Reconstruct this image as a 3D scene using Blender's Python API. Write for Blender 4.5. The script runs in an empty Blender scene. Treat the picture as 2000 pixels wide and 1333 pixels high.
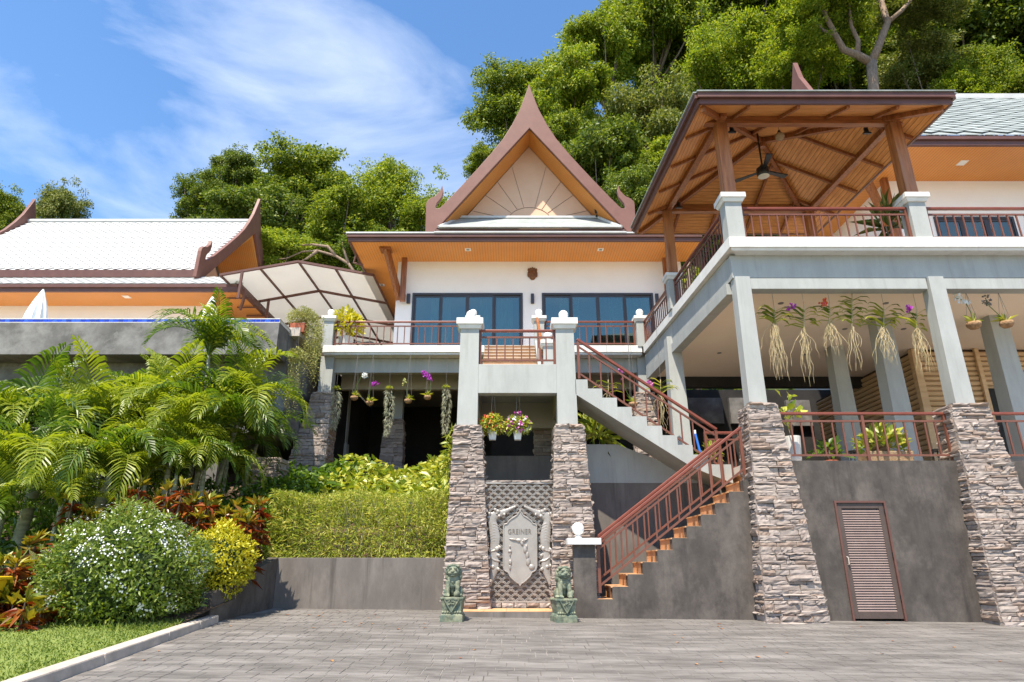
import bpy, bmesh, math, random
import numpy as np
from mathutils import Vector, Matrix, Euler
random.seed(7); rng = np.random.default_rng(11)
S = bpy.context.scene; COL = S.collection
R = math.radians

# ------------------------------------------------------------------ camera, sky, sun, exposure
CAM_Z, PITCH, FPX = 1.05, R(19.15), 1238.0
cd = bpy.data.cameras.new('camera'); cam = bpy.data.objects.new('camera', cd); COL.objects.link(cam)
cam.location = (0, 0, CAM_Z); cam.rotation_euler = (R(90) + PITCH, 0, 0)
cd.sensor_width = 36; cd.lens = FPX / 2000 * 36; cd.clip_end = 2000; cd.clip_start = 0.05
S.camera = cam
SUN_EL = 63.0
sun_h = Vector((-0.42, -0.91, 0)).normalized()
to_sun = Vector((sun_h.x * math.cos(R(SUN_EL)), sun_h.y * math.cos(R(SUN_EL)), math.sin(R(SUN_EL))))
ld = bpy.data.lights.new('sun', 'SUN'); ld.energy = 4.2; ld.angle = R(0.53); ld.color = (1.0, 0.915, 0.775)
lo = bpy.data.objects.new('sun', ld); COL.objects.link(lo)
lo.rotation_euler = (-to_sun).to_track_quat('-Z', 'Y').to_euler()
W = bpy.data.worlds.new('World'); S.world = W; W.use_nodes = True
wn, wl = W.node_tree.nodes, W.node_tree.links
wn.clear()
def NW(t, **k):
    n = wn.new(t)
    for a, b in k.items(): setattr(n, a, b)
    return n
wo = NW('ShaderNodeOutputWorld'); bg = NW('ShaderNodeBackground'); bg.inputs['Strength'].default_value = 0.14
sky = NW('ShaderNodeTexSky', sky_type='NISHITA', sun_disc=False, sun_elevation=R(SUN_EL),
         sun_rotation=math.atan2(sun_h.x, sun_h.y), altitude=50, air_density=1.0, dust_density=0.15, ozone_density=2.2)
tc = NW('ShaderNodeTexCoord')
mp = NW('ShaderNodeMapping'); mp.inputs['Rotation'].default_value = (0.0, R(28), R(12)); mp.inputs['Scale'].default_value = (1.3, 1.6, 4.2)
mp.inputs['Location'].default_value = (0.62, 0.1, 0.02)
n1 = NW('ShaderNodeTexNoise'); n1.inputs['Scale'].default_value = 1.7; n1.inputs['Detail'].default_value = 9; n1.inputs['Roughness'].default_value = 0.56; n1.inputs['Distortion'].default_value = 0.35
cr = NW('ShaderNodeValToRGB'); cr.color_ramp.elements[0].position = 0.5; cr.color_ramp.elements[1].position = 0.82
cr.color_ramp.elements[1].color = (0.62, 0.62, 0.62, 1)
mx = NW('ShaderNodeMix', data_type='RGBA'); mx.inputs[7].default_value = (4.5, 4.75, 5.2, 1)
hs = NW('ShaderNodeHueSaturation'); hs.inputs['Saturation'].default_value = 1.15; hs.inputs['Value'].default_value = 0.88
wl.new(tc.outputs['Generated'], mp.inputs['Vector']); wl.new(mp.outputs[0], n1.inputs['Vector']); wl.new(n1.outputs['Fac'], cr.inputs[0])
wl.new(sky.outputs[0], hs.inputs['Color']); wl.new(hs.outputs[0], mx.inputs[6]); wl.new(cr.outputs[0], mx.inputs[0]); wl.new(mx.outputs[2], bg.inputs['Color']); wl.new(bg.outputs[0], wo.inputs[0])
S.view_settings.view_transform = 'Standard'; S.view_settings.look = 'None'; S.view_settings.exposure = 1.22; S.view_settings.gamma = 1
S.cycles.max_bounces = 7; S.cycles.transparent_max_bounces = 8; S.cycles.use_denoising = True

# ------------------------------------------------------------------ helpers
def P(px, py, D):
    """Point at depth D (metres in front of the camera's foot) seen at photo pixel px, py."""
    e = PITCH - math.atan((py - 666.5) / FPX); h = D * math.tan(e)
    return Vector(((px - 1000) / FPX * (D * math.cos(PITCH) + h * math.sin(PITCH)), D, CAM_Z + h))
def PX(px, py, D): return P(px, py, D).x
def PZ(py, D): return P(1000, py, D).z
def gz(x, y): return 0.01 - 0.01 * x + 0.028 * (y - 13.5)
def lerp(a, b, t): return a + (b - a) * t

MATS = {}
def mat(name, c1, c2=None, scale=3.0, rough=0.6, bump=0.0, bscale=40.0, spec=0.35, metal=0.0, lo=0.35, hi=0.68, stretch=None, island=None, detail=6, c3=None, s3=0.6, transl=0.0, tcol=None, coat=0.0, wave=None, streak=None):
    m = bpy.data.materials.new(name); m.use_nodes = True
    nt = m.node_tree; N, L = nt.nodes, nt.links
    b = N['Principled BSDF']; b.inputs['Roughness'].default_value = rough; b.inputs['Metallic'].default_value = metal
    b.inputs['Specular IOR Level'].default_value = spec; b.inputs['Coat Weight'].default_value = coat
    tcn = N.new('ShaderNodeNewGeometry'); vec = vec0 = tcn.outputs['Position']
    if stretch:
        mpn = N.new('ShaderNodeMapping'); mpn.inputs['Scale'].default_value = stretch; L.new(vec, mpn.inputs[0]); vec = mpn.outputs[0]
    col = None
    if c2 is None and island is None:
        b.inputs['Base Color'].default_value = (*c1, 1)
    if c2 is not None:
        nz = N.new('ShaderNodeTexNoise'); nz.inputs['Scale'].default_value = scale; nz.inputs['Detail'].default_value = detail; nz.inputs['Roughness'].default_value = 0.62
        L.new(vec, nz.inputs['Vector'])
        rp = N.new('ShaderNodeValToRGB'); rp.color_ramp.elements[0].position = lo; rp.color_ramp.elements[1].position = hi
        rp.color_ramp.elements[0].color = (*c1, 1); rp.color_ramp.elements[1].color = (*c2, 1)
        L.new(nz.outputs['Fac'], rp.inputs[0]); col = rp.outputs[0]
        if c3 is not None:
            nz3 = N.new('ShaderNodeTexNoise'); nz3.inputs['Scale'].default_value = s3; nz3.inputs['Detail'].default_value = 8; nz3.inputs['Roughness'].default_value = 0.7
            L.new(vec, nz3.inputs['Vector'])
            rp3 = N.new('ShaderNodeValToRGB'); rp3.color_ramp.elements[0].position = 0.46; rp3.color_ramp.elements[1].position = 0.66
            L.new(nz3.outputs['Fac'], rp3.inputs[0])
            mx3 = N.new('ShaderNodeMix'); mx3.data_type = 'RGBA'; mx3.inputs[7].default_value = (*c3, 1)
            L.new(rp3.outputs[0], mx3.inputs[0]); L.new(col, mx3.inputs[6]); col = mx3.outputs[2]
    if streak is not None and col is not None:   # rain streaks and splashes: (strength, colour)
        ms_ = N.new('ShaderNodeMapping'); ms_.inputs['Scale'].default_value = (5.5, 5.5, 0.32); L.new(vec0, ms_.inputs[0])
        ns_ = N.new('ShaderNodeTexNoise'); ns_.inputs['Scale'].default_value = 1.0; ns_.inputs['Detail'].default_value = 7; ns_.inputs['Roughness'].default_value = 0.68; L.new(ms_.outputs[0], ns_.inputs['Vector'])
        rs_ = N.new('ShaderNodeValToRGB'); rs_.color_ramp.elements[0].position = 0.54; rs_.color_ramp.elements[1].position = 0.74; rs_.color_ramp.elements[1].color = (streak[0],) * 3 + (1,); L.new(ns_.outputs['Fac'], rs_.inputs[0])
        mm_ = N.new('ShaderNodeMix'); mm_.data_type = 'RGBA'; mm_.inputs[7].default_value = (*streak[1], 1); L.new(rs_.outputs[0], mm_.inputs[0]); L.new(col, mm_.inputs[6]); col = mm_.outputs[2]
    if island is not None:
        ge = N.new('ShaderNodeNewGeometry'); ri = N.new('ShaderNodeValToRGB')
        els = ri.color_ramp.elements
        while len(els) < len(island): els.new(0.5)
        for i, c in enumerate(island):
            els[i].position = i / max(1, len(island) - 1); els[i].color = (*c, 1)
        L.new(ge.outputs['Random Per Island'], ri.inputs[0])
        if col is not None:
            mi = N.new('ShaderNodeMix'); mi.data_type = 'RGBA'; mi.inputs[0].default_value = 0.5
            L.new(col, mi.inputs[6]); L.new(ri.outputs[0], mi.inputs[7]); col = mi.outputs[2]
        else: col = ri.outputs[0]
    if wave:   # thin grooves between boards: (axis, boards per metre, depth)
        wv = N.new('ShaderNodeTexWave'); wv.wave_type = 'BANDS'; wv.bands_direction = wave[0]; wv.wave_profile = 'SAW'
        wv.inputs['Scale'].default_value = wave[1] * 2 * math.pi / 20; L.new(vec0, wv.inputs['Vector'])
        rw = N.new('ShaderNodeValToRGB'); rw.color_ramp.elements[0].position = 0.04; rw.color_ramp.elements[1].position = 0.16
        L.new(wv.outputs['Fac'], rw.inputs[0])
        if col is not None:   # the dark gap between two boards
            gm = N.new('ShaderNodeMix'); gm.data_type = 'RGBA'; gm.inputs[6].default_value = (*[c * 0.45 for c in c1], 1)
            L.new(rw.outputs[0], gm.inputs[0]); L.new(col, gm.inputs[7]); col = gm.outputs[2]
        bw = N.new('ShaderNodeBump'); bw.inputs['Strength'].default_value = 0.8; bw.inputs['Distance'].default_value = wave[2]
        L.new(rw.outputs[0], bw.inputs['Height']); L.new(bw.outputs[0], b.inputs['Normal'])
    if col is not None: L.new(col, b.inputs['Base Color'])
    if bump and not wave:
        nb = N.new('ShaderNodeTexNoise'); nb.inputs['Scale'].default_value = bscale; nb.inputs['Detail'].default_value = 5
        L.new(vec, nb.inputs['Vector'])
        bp = N.new('ShaderNodeBump'); bp.inputs['Strength'].default_value = min(1, bump); bp.inputs['Distance'].default_value = 0.02
        L.new(nb.outputs['Fac'], bp.inputs['Height']); L.new(bp.outputs[0], b.inputs['Normal'])
    if transl:
        tb = N.new('ShaderNodeBsdfTranslucent'); ms = N.new('ShaderNodeMixShader'); ms.inputs[0].default_value = transl
        if col is not None:
            hh = N.new('ShaderNodeMix'); hh.data_type = 'RGBA'; hh.blend_type = 'MULTIPLY'; hh.inputs[0].default_value = 1; hh.inputs[7].default_value = (*(tcol or (1.5, 1.5, 0.6)), 1)
            L.new(col, hh.inputs[6]); L.new(hh.outputs[2], tb.inputs['Color'])
        else: tb.inputs['Color'].default_value = (*c1, 1)
        L.new(b.outputs[0], ms.inputs[1]); L.new(tb.outputs[0], ms.inputs[2]); L.new(ms.outputs[0], N['Material Output'].inputs['Surface'])
    MATS[name] = m
    return m

class MB:
    def __init__(s): s.v, s.f = [], []
    def add(s, vs, fs):
        o = len(s.v); s.v += [tuple(v) for v in vs]; s.f += [tuple(i + o for i in f) for f in fs]; return s
    BF = [(0, 3, 2, 1), (4, 5, 6, 7), (0, 1, 5, 4), (1, 2, 6, 5), (2, 3, 7, 6), (3, 0, 4, 7)]
    def box(s, x0, x1, y0, y1, z0, z1):
        return s.add([(x0, y0, z0), (x1, y0, z0), (x1, y1, z0), (x0, y1, z0), (x0, y0, z1), (x1, y0, z1), (x1, y1, z1), (x0, y1, z1)], s.BF)
    def hexa(s, bot, top): return s.add(list(bot) + list(top), s.BF)
    def frus(s, b, zb, t, zt):   # b, t = (x0, x1, y0, y1)
        return s.hexa([(b[0], b[2], zb), (b[1], b[2], zb), (b[1], b[3], zb), (b[0], b[3], zb)], [(t[0], t[2], zt), (t[1], t[2], zt), (t[1], t[3], zt), (t[0], t[3], zt)])
    def bar(s, a, b, w, h, up=(0, 0, 1)):
        a, b, up = Vector(a), Vector(b), Vector(up); d = (b - a).normalized(); sd = d.cross(up)
        if sd.length < 1e-4: sd = d.cross(Vector((0, 1, 0)))
        sd = sd.normalized() * w / 2; u = sd.cross(d).normalized() * h / 2
        return s.hexa([a - sd - u, a + sd - u, b + sd - u, b - sd - u], [a - sd + u, a + sd + u, b + sd + u, b - sd + u])
    def prism(s, pts, off):
        """pts: list of 3D points of a (maybe concave) outline; off: extrusion vector."""
        off = Vector(off); n = len(pts); o = len(s.v)
        pts = [Vector(p) for p in pts]
        s.v += [tuple(p) for p in pts] + [tuple(p + off) for p in pts]
        from mathutils.geometry import tessellate_polygon
        tr = tessellate_polygon([pts])
        s.f += [(a + o, b + o, c + o) for a, b, c in tr] + [(c + o + n, b + o + n, a + o + n) for a, b, c in tr]
        s.f += [(i + o, (i + 1) % n + o, (i + 1) % n + n + o, i + n + o) for i in range(n)]
        return s
    def tube(s, pts, rad, n=8, cap=True):
        pts = [Vector(p) for p in pts]; o = len(s.v)
        if not hasattr(rad, '__len__'): rad = [rad] * len(pts)
        ref = Vector((0.3, 0.9, 0.2)).normalized()
        for i, p in enumerate(pts):
            d = (pts[min(i + 1, len(pts) - 1)] - pts[max(i - 1, 0)]).normalized()
            a = d.cross(ref)
            if a.length < 1e-3: a = d.cross(Vector((1, 0, 0)))
            a.normalize(); b = d.cross(a).normalized()
            for k in range(n):
                t = 2 * math.pi * k / n; s.v.append(tuple(p + (a * math.cos(t) + b * math.sin(t)) * rad[i]))
        for i in range(len(pts) - 1):
            for k in range(n): s.f.append((o + i * n + k, o + i * n + (k + 1) % n, o + (i + 1) * n + (k + 1) % n, o + (i + 1) * n + k))
        if cap:
            s.f.append(tuple(o + k for k in range(n))[::-1]); e = o + (len(pts) - 1) * n; s.f.append(tuple(e + k for k in range(n)))
        return s
    def lathe(s, prof, c=(0, 0, 0), n=16):
        o = len(s.v); c = Vector(c)
        for r, z in prof:
            for k in range(n):
                t = 2 * math.pi * k / n; s.v.append((c.x + r * math.cos(t), c.y + r * math.sin(t), c.z + z))
        for i in range(len(prof) - 1):
            for k in range(n): s.f.append((o + i * n + k, o + i * n + (k + 1) % n, o + (i + 1) * n + (k + 1) % n, o + (i + 1) * n + k))
        s.f.append(tuple(o + k for k in range(n))[::-1]); e = o + (len(prof) - 1) * n; s.f.append(tuple(e + k for k in range(n)))
        return s
    def ball(s, c, r, n=12, m=8, rot=None):
        if not hasattr(r, '__len__'): r = (r, r, r)
        o = len(s.v); c = Vector(c)
        for j in range(m + 1):
            ph = math.pi * j / m
            for k in range(n):
                t = 2 * math.pi * k / n
                q = Vector((r[0] * math.sin(ph) * math.cos(t), r[1] * math.sin(ph) * math.sin(t), r[2] * math.cos(ph)))
                if rot is not None: q = rot @ q
                s.v.append(tuple(c + q))
        for j in range(m):
            for k in range(n): s.f.append((o + j * n + k, o + (j + 1) * n + k, o + (j + 1) * n + (k + 1) % n, o + j * n + (k + 1) % n))
        return s
    def mesh(s, name, smooth=False):
        me = bpy.data.meshes.new(name); me.from_pydata(s.v, [], s.f)
        bm = bmesh.new(); bm.from_mesh(me); bmesh.ops.remove_doubles(bm, verts=bm.verts, dist=1e-5)
        bmesh.ops.recalc_face_normals(bm, faces=bm.faces); bm.to_mesh(me); bm.free()
        if smooth:
            for p in me.polygons: p.use_smooth = True
        return me
    def build(s, name, m, parent=None, smooth=False, bevel=0.0, remesh=0.0):
        o = link(name, s.mesh(name, smooth), m, parent)
        if remesh:
            md = o.modifiers.new('remesh', 'REMESH'); md.mode = 'VOXEL'; md.voxel_size = remesh; md.use_smooth_shade = True
            sm = o.modifiers.new('smooth', 'SMOOTH'); sm.iterations = 1; sm.factor = 0.4
        if bevel:
            md = o.modifiers.new('bevel', 'BEVEL'); md.width = bevel; md.segments = 2; md.limit_method = 'ANGLE'
        return o
def setpar(o, parent):
    if parent is not None:
        o.parent = parent; o.matrix_parent_inverse = WM[parent.name].inverted()
WM = {}
def link(name, me, m, parent=None, loc=None, rot=None, scale=None):
    if m is not None and not me.materials: me.materials.append(MATS[m] if isinstance(m, str) else m)
    o = bpy.data.objects.new(name, me); COL.objects.link(o)
    if loc is not None: o.location = loc
    if rot is not None: o.rotation_euler = rot
    if scale is not None: o.scale = scale
    setpar(o, parent); WM[o.name] = Matrix.LocRotScale(o.location, o.rotation_euler, o.scale)
    return o
def tag(o, label, cat=None, group=None, kind=None):
    if label: o['label'] = label
    if cat: o['category'] = cat
    if group: o['group'] = group
    if kind: o['kind'] = kind
    return o
def thing(name, label, cat, loc=(0, 0, 0), group=None, rotz=0.0):
    o = bpy.data.objects.new(name, None); COL.objects.link(o); o.location = loc; o.rotation_euler = (0, 0, rotz); o.empty_display_size = 0.2
    WM[o.name] = Matrix.Translation(Vector(loc)) @ Matrix.Rotation(rotz, 4, 'Z')
    return tag(o, label, cat, group)
def structure(o): o['kind'] = 'structure'; return o
def np_mesh(name, V, F):
    """V (n,3) floats, F (m,k) ints -> mesh"""
    me = bpy.data.meshes.new(name); V = np.asarray(V, np.float32); F = np.asarray(F, np.int32); k = F.shape[1]
    me.vertices.add(len(V)); me.vertices.foreach_set('co', V.ravel())
    me.loops.add(F.size); me.loops.foreach_set('vertex_index', F.ravel())
    me.polygons.add(len(F)); me.polygons.foreach_set('loop_start', np.arange(0, F.size, k, dtype=np.int32))
    me.update(calc_edges=True); me.validate(); return me
def unit(a): return a / np.maximum(np.linalg.norm(a, axis=1, keepdims=True), 1e-6)
def leaf_mesh(name, p, ax, nr, L, Wd, droop=0.15, fold=0.12):
    """one folded four-point leaf for each row of p"""
    p = np.asarray(p, float); n = len(p); ax = unit(np.asarray(ax, float)); nr = np.asarray(nr, float)
    sd = unit(np.cross(ax, nr)); nr = unit(np.cross(sd, ax))
    L = np.broadcast_to(np.asarray(L, float), (n,))[:, None]; Wd = np.broadcast_to(np.asarray(Wd, float), (n,))[:, None]
    V = np.empty((n, 4, 3))
    V[:, 0] = p; V[:, 1] = p + ax * L * 0.45 + sd * Wd / 2 + nr * L * fold; V[:, 3] = p + ax * L * 0.45 - sd * Wd / 2 + nr * L * fold
    V[:, 2] = p + ax * L + np.array([0, 0, -1.0]) * L * droop
    b = np.arange(n)[:, None] * 4
    F = np.concatenate([b + [0, 1, 2], b + [0, 2, 3]], 0)
    return np_mesh(name, V.reshape(-1, 3), F)
def rand_dirs(n): return unit(rng.normal(size=(n, 3)))

def stone_variants(n=18):
    out = []
    for k in range(n):
        mb = MB(); nx, nzz = 4, 2; vs = []; dep = random.uniform(-1.0, -0.65); tl = random.uniform(-0.3, 0.3); tz = random.uniform(-0.35, 0.35)
        for j in range(nzz + 1):
            for i in range(nx + 1):
                u, w = i / nx - 0.5, j / nzz - 0.5
                edge = (i in (0, nx)) or (j in (0, nzz))
                y = dep + tl * u + tz * w + random.uniform(-0.16, 0.16) + (0.28 if edge else 0) * random.uniform(0.2, 1)
                vs.append((u * (1 - random.uniform(0, 0.05) * edge), min(y, -0.15), w * 0.96 + random.uniform(-0.10, 0.10) * (j != 1)))
        nb = len(vs)
        for j in (0, nzz):
            for i in (0, nx): vs.append(((i / nx - 0.5), 0.4, (j / nzz - 0.5)))
        fs = [(j * 5 + i, j * 5 + i + 1, (j + 1) * 5 + i + 1, (j + 1) * 5 + i) for j in range(nzz) for i in range(nx)]
        fs += [tuple([0, 1, 2, 3, 4, nb + 1, nb]), tuple([10, 11, 12, 13, 14, nb + 3, nb + 2]), (0, 5, 10, nb + 2, nb), (4, 9, 14, nb + 3, nb + 1)]
        mb.add(vs, fs); me = mb.mesh('stone'); out.append(me)
    return out
# ------------------------------------------------------------------ materials
mat('stucco_dark', (0.046, 0.038, 0.033), (0.086, 0.072, 0.062), scale=4.2, rough=0.72, bump=0.35, bscale=9, c3=(0.122, 0.103, 0.089), s3=1.5, lo=0.3, hi=0.72, stretch=(1, 1, 0.7), detail=12, streak=(.75, (0.035, 0.029, 0.026)))
mat('stucco_mid', (0.105, 0.091, 0.080), (0.195, 0.170, 0.15), scale=1.6, rough=0.75, bump=0.3, bscale=8, c3=(0.125, 0.108, 0.096), s3=2.4, lo=0.3, hi=0.7, stretch=(1.2, 1, 0.5), detail=12, streak=(.8, (0.062, 0.052, 0.046)))
mat('pool_stucco', (0.085, 0.08, 0.076), (0.165, 0.155, 0.147), scale=1.0, rough=0.75, bump=0.25, bscale=8, c3=(0.225, 0.215, 0.205), s3=1.3)
mat('paint_grey', (0.335, 0.342, 0.325), (0.378, 0.385, 0.366), scale=1.4, rough=0.62, bump=0.12, bscale=18, c3=(0.308, 0.312, 0.295), s3=1.1, stretch=(1.6, 1.6, 0.5), detail=10, streak=(.38, (0.20, 0.19, 0.17)))
mat('paint_white', (0.60, 0.585, 0.555), (0.69, 0.68, 0.65), scale=3, rough=0.55, bump=0.1, detail=10, streak=(.3, (0.36, 0.33, 0.28)))
mat('house_wall', (0.80, 0.755, 0.72), (0.83, 0.79, 0.755), scale=1.5, rough=0.7, bump=0.05)
mat('tympanum', (0.62, 0.40, 0.27), (0.66, 0.435, 0.30), scale=1.5, rough=0.65)
mat('fascia', (0.105, 0.047, 0.037), (0.13, 0.06, 0.046), scale=3, rough=0.45)
mat('bargeboard', (0.165, 0.072, 0.055), (0.195, 0.09, 0.068), scale=2.2, rough=0.5, bump=0.05)
mat('soffit_x', (0.60, 0.235, 0.05), (0.66, 0.27, 0.065), scale=1.0, rough=0.42, wave=('X', 9, 0.006))
mat('soffit_y', (0.60, 0.235, 0.05), (0.66, 0.27, 0.065), scale=1.0, rough=0.42, wave=('Y', 9, 0.006))
mat('ceiling_board', (0.50, 0.19, 0.045), (0.74, 0.34, 0.10), scale=3.0, rough=0.38, stretch=(8, 0.7, 2), wave=('X', 9, 0.008))
mat('ceiling_board_y', (0.50, 0.19, 0.045), (0.74, 0.34, 0.10), scale=3.0, rough=0.38, stretch=(0.7, 8, 2), wave=('Y', 9, 0.008))
mat('wood', (0.17, 0.052, 0.016), (0.36, 0.13, 0.042), scale=3.5, rough=0.4, stretch=(5, 5, 0.5), bump=0.1, bscale=12)
mat('wood_h', (0.19, 0.06, 0.018), (0.38, 0.14, 0.045), scale=3.0, rough=0.42, stretch=(0.6, 5, 5))
mat('wood_post', (0.20, 0.065, 0.022), (0.42, 0.17, 0.065), scale=2.6, rough=0.42, stretch=(5, 5, 0.35), bump=0.12, bscale=9, c3=(0.33, 0.15, 0.07), s3=1.2)
mat('rail_red', (0.165, 0.042, 0.026), (0.20, 0.056, 0.035), scale=4, rough=0.38)
mat('rail_brown', (0.135, 0.05, 0.032), (0.17, 0.065, 0.042), scale=4, rough=0.42)
mat('tile_tan', (0.52, 0.27, 0.125), (0.62, 0.35, 0.18), scale=4, rough=0.55, bump=0.05, c3=(0.66, 0.38, 0.20), s3=2.2)
mat('roof_white', (0.44, 0.44, 0.435), (0.53, 0.53, 0.52), scale=2.5, rough=0.6)
mat('roof_grey', (0.22, 0.245, 0.238), (0.29, 0.315, 0.305), scale=2.5, rough=0.6, c3=(0.36, 0.39, 0.38), s3=1.5)
mat('stone', (0.205, 0.163, 0.14), (0.315, 0.257, 0.222), scale=9, rough=0.85, bump=0.3, bscale=22, c3=(0.28, 0.235, 0.21), s3=3.0)
mat('stone_light', (0.295, 0.24, 0.205), (0.405, 0.34, 0.293), scale=9, rough=0.85, bump=0.3, bscale=22, c3=(0.36, 0.30, 0.27), s3=3.0)
mat('stone_brown', (0.225, 0.163, 0.13), (0.315, 0.237, 0.188), scale=9, rough=0.85, bump=0.3, bscale=22)
mat('mortar', (0.10, 0.08, 0.07), (0.15, 0.12, 0.105), scale=9, rough=0.9)
mat('paver', (0.080, 0.072, 0.065), (0.172, 0.156, 0.142), scale=4.5, rough=0.66, bump=0.3, bscale=14, c3=(0.225, 0.205, 0.188), s3=1.3, stretch=(0.5, 2.2, 1), lo=0.3, hi=0.7)
MATS['paver_obj'] = MATS['paver']
mat('paver_joint', (0.08, 0.07, 0.062), (0.30, 0.275, 0.25), scale=1.5, rough=0.8)
mat('floor_tile', (0.56, 0.48, 0.39), (0.62, 0.54, 0.45), scale=2, rough=0.4)
mat('kerb_concrete', (0.36, 0.31, 0.26), (0.50, 0.43, 0.37), scale=3, rough=0.8, bump=0.3, bscale=20)
mat('soil', (0.06, 0.036, 0.022), (0.12, 0.075, 0.045), scale=5, rough=0.95, bump=0.8, bscale=14)
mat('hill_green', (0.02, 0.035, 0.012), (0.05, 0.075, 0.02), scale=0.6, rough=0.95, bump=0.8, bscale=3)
mat('lawn_soil', (0.12, 0.16, 0.03), (0.19, 0.23, 0.05), scale=3, rough=0.95)
mat('grass_blade', (0, 0, 0), island=[(0.10, 0.16, 0.02), (0.20, 0.27, 0.045), (0.33, 0.36, 0.09)], rough=0.6, transl=0.3, tcol=(1.3, 1.3, 0.5))
mat('alu_dark', (0.035, 0.03, 0.03), rough=0.35, spec=0.5)
mat('glass_teal', (0.085, 0.19, 0.195), (0.11, 0.235, 0.24), scale=0.5, rough=0.04, spec=0.9, coat=0.3)
gm_ = bpy.data.materials.new('door_glass'); gm_.use_nodes = True; MATS['door_glass'] = gm_; N_, L_ = gm_.node_tree.nodes, gm_.node_tree.links
tr_ = N_.new('ShaderNodeBsdfTransparent'); tr_.inputs[0].default_value = (0.40, 0.53, 0.51, 1); gl_ = N_.new('ShaderNodeBsdfGlossy'); gl_.inputs['Roughness'].default_value = 0.03; gl_.inputs[0].default_value = (0.72, 0.84, 0.76, 1)
fr_ = N_.new('ShaderNodeFresnel'); fr_.inputs[0].default_value = 1.5; ad_ = N_.new('ShaderNodeMath'); ad_.inputs[1].default_value = 0.12; L_.new(fr_.outputs[0], ad_.inputs[0])
nb_ = N_.new('ShaderNodeTexNoise'); nb_.inputs['Scale'].default_value = 0.9; bp_ = N_.new('ShaderNodeBump'); bp_.inputs['Strength'].default_value = 0.12; bp_.inputs['Distance'].default_value = 0.05; L_.new(nb_.outputs[0], bp_.inputs['Height']); L_.new(bp_.outputs[0], gl_.inputs['Normal'])
mx_ = N_.new('ShaderNodeMixShader'); L_.new(ad_.outputs[0], mx_.inputs[0]); L_.new(tr_.outputs[0], mx_.inputs[1]); L_.new(gl_.outputs[0], mx_.inputs[2]); L_.new(mx_.outputs[0], N_['Material Output'].inputs[0])
mat('curtain', (0.78, 0.80, 0.76), rough=0.8)
mat('door_brown', (0.07, 0.05, 0.042), (0.088, 0.062, 0.052), scale=5, rough=0.5)
mat('slat_brown', (0.21, 0.15, 0.13), (0.25, 0.18, 0.155), scale=5, rough=0.45)
mat('globe_white', (0.86, 0.86, 0.84), rough=0.25, spec=0.5)
mat('blue_tile', (0, 0, 0), c2=None, island=[(0.008, 0.035, 0.36), (0.015, 0.06, 0.50), (0.03, 0.10, 0.55)], rough=0.15, spec=0.6)
mat('ceiling_cream', (0.80, 0.66, 0.52), (0.82, 0.69, 0.55), scale=1, rough=0.7)
mat('room_wall', (0.34, 0.36, 0.34), rough=0.8)
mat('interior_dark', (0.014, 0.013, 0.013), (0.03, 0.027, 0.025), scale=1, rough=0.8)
mat('under_beam', (0.36, 0.33, 0.27), rough=0.8)
mat('log_board', (0.50, 0.33, 0.18), (0.62, 0.43, 0.25), scale=2.2, rough=0.55, stretch=(0.5, 0.5, 5))
mat('fabric_cream', (0.72, 0.70, 0.66), (0.76, 0.74, 0.70), scale=0.7, rough=0.8, transl=0.55, tcol=(0.92, 0.93, 0.95))
mat('cloth_white', (0.80, 0.80, 0.79), rough=0.8)
mat('black_metal', (0.012, 0.012, 0.012), rough=0.4, spec=0.5)
mat('fan_lens', (0.70, 0.64, 0.52), rough=0.4)
mat('bronze_green', (0.05, 0.062, 0.042), (0.24, 0.25, 0.165), scale=9, rough=0.65, bump=0.25, bscale=25, lo=0.3, hi=0.62, c3=(0.085, 0.125, 0.10), s3=7)
mat('relief_metal', (0.29, 0.26, 0.232), (0.36, 0.325, 0.29), scale=3, rough=0.38, metal=0.25, spec=0.5, bump=0.06, bscale=30)
mat('letter', (0.16, 0.135, 0.11), rough=0.5)
mat('coconut', (0.20, 0.105, 0.05), (0.40, 0.25, 0.13), scale=16, rough=0.9, bump=0.7, bscale=40)
mat('terracotta', (0.36, 0.10, 0.05), (0.42, 0.13, 0.07), scale=4, rough=0.8)
mat('wire', (0.18, 0.17, 0.16), rough=0.5)
mat('line_dark', (0.11, 0.06, 0.045), rough=0.7)
mat('carved_wood', (0.11, 0.045, 0.02), (0.20, 0.09, 0.04), scale=12, rough=0.6, bump=0.5, bscale=30)
mat('yellow_plastic', (0.75, 0.47, 0.012), rough=0.4)
mat('blue_plastic', (0.02, 0.12, 0.45), rough=0.4)
mat('trough_stone', (0.30, 0.20, 0.115), (0.40, 0.28, 0.165), scale=20, rough=0.85, bump=0.5, bscale=40)
mat('light_lens', (0.75, 0.72, 0.66), rough=0.4)
# foliage
mat('leaf_mid', (0, 0, 0), island=[(0.045, 0.085, 0.009), (0.12, 0.175, 0.014), (0.21, 0.265, 0.02), (0.34, 0.35, 0.045)], rough=0.55, spec=0.22, transl=0.36)
mat('leaf_deep', (0, 0, 0), island=[(0.04, 0.07, 0.009), (0.085, 0.135, 0.014), (0.15, 0.20, 0.02), (0.26, 0.29, 0.045)], rough=0.5, spec=0.28, transl=0.32)
mat('leaf_bright', (0, 0, 0), island=[(0.09, 0.15, 0.012), (0.17, 0.24, 0.018), (0.26, 0.31, 0.025), (0.37, 0.38, 0.045)], rough=0.55, spec=0.22, transl=0.4)
mat('leaf_olive', (0, 0, 0), island=[(0.07, 0.10, 0.018), (0.13, 0.165, 0.028), (0.20, 0.22, 0.05), (0.30, 0.29, 0.10)], rough=0.55, spec=0.25, transl=0.3)
mat('leaf_palm', (0, 0, 0), island=[(0.035, 0.075, 0.008), (0.075, 0.135, 0.012), (0.14, 0.20, 0.018)], rough=0.4, spec=0.4, transl=0.4)
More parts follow.
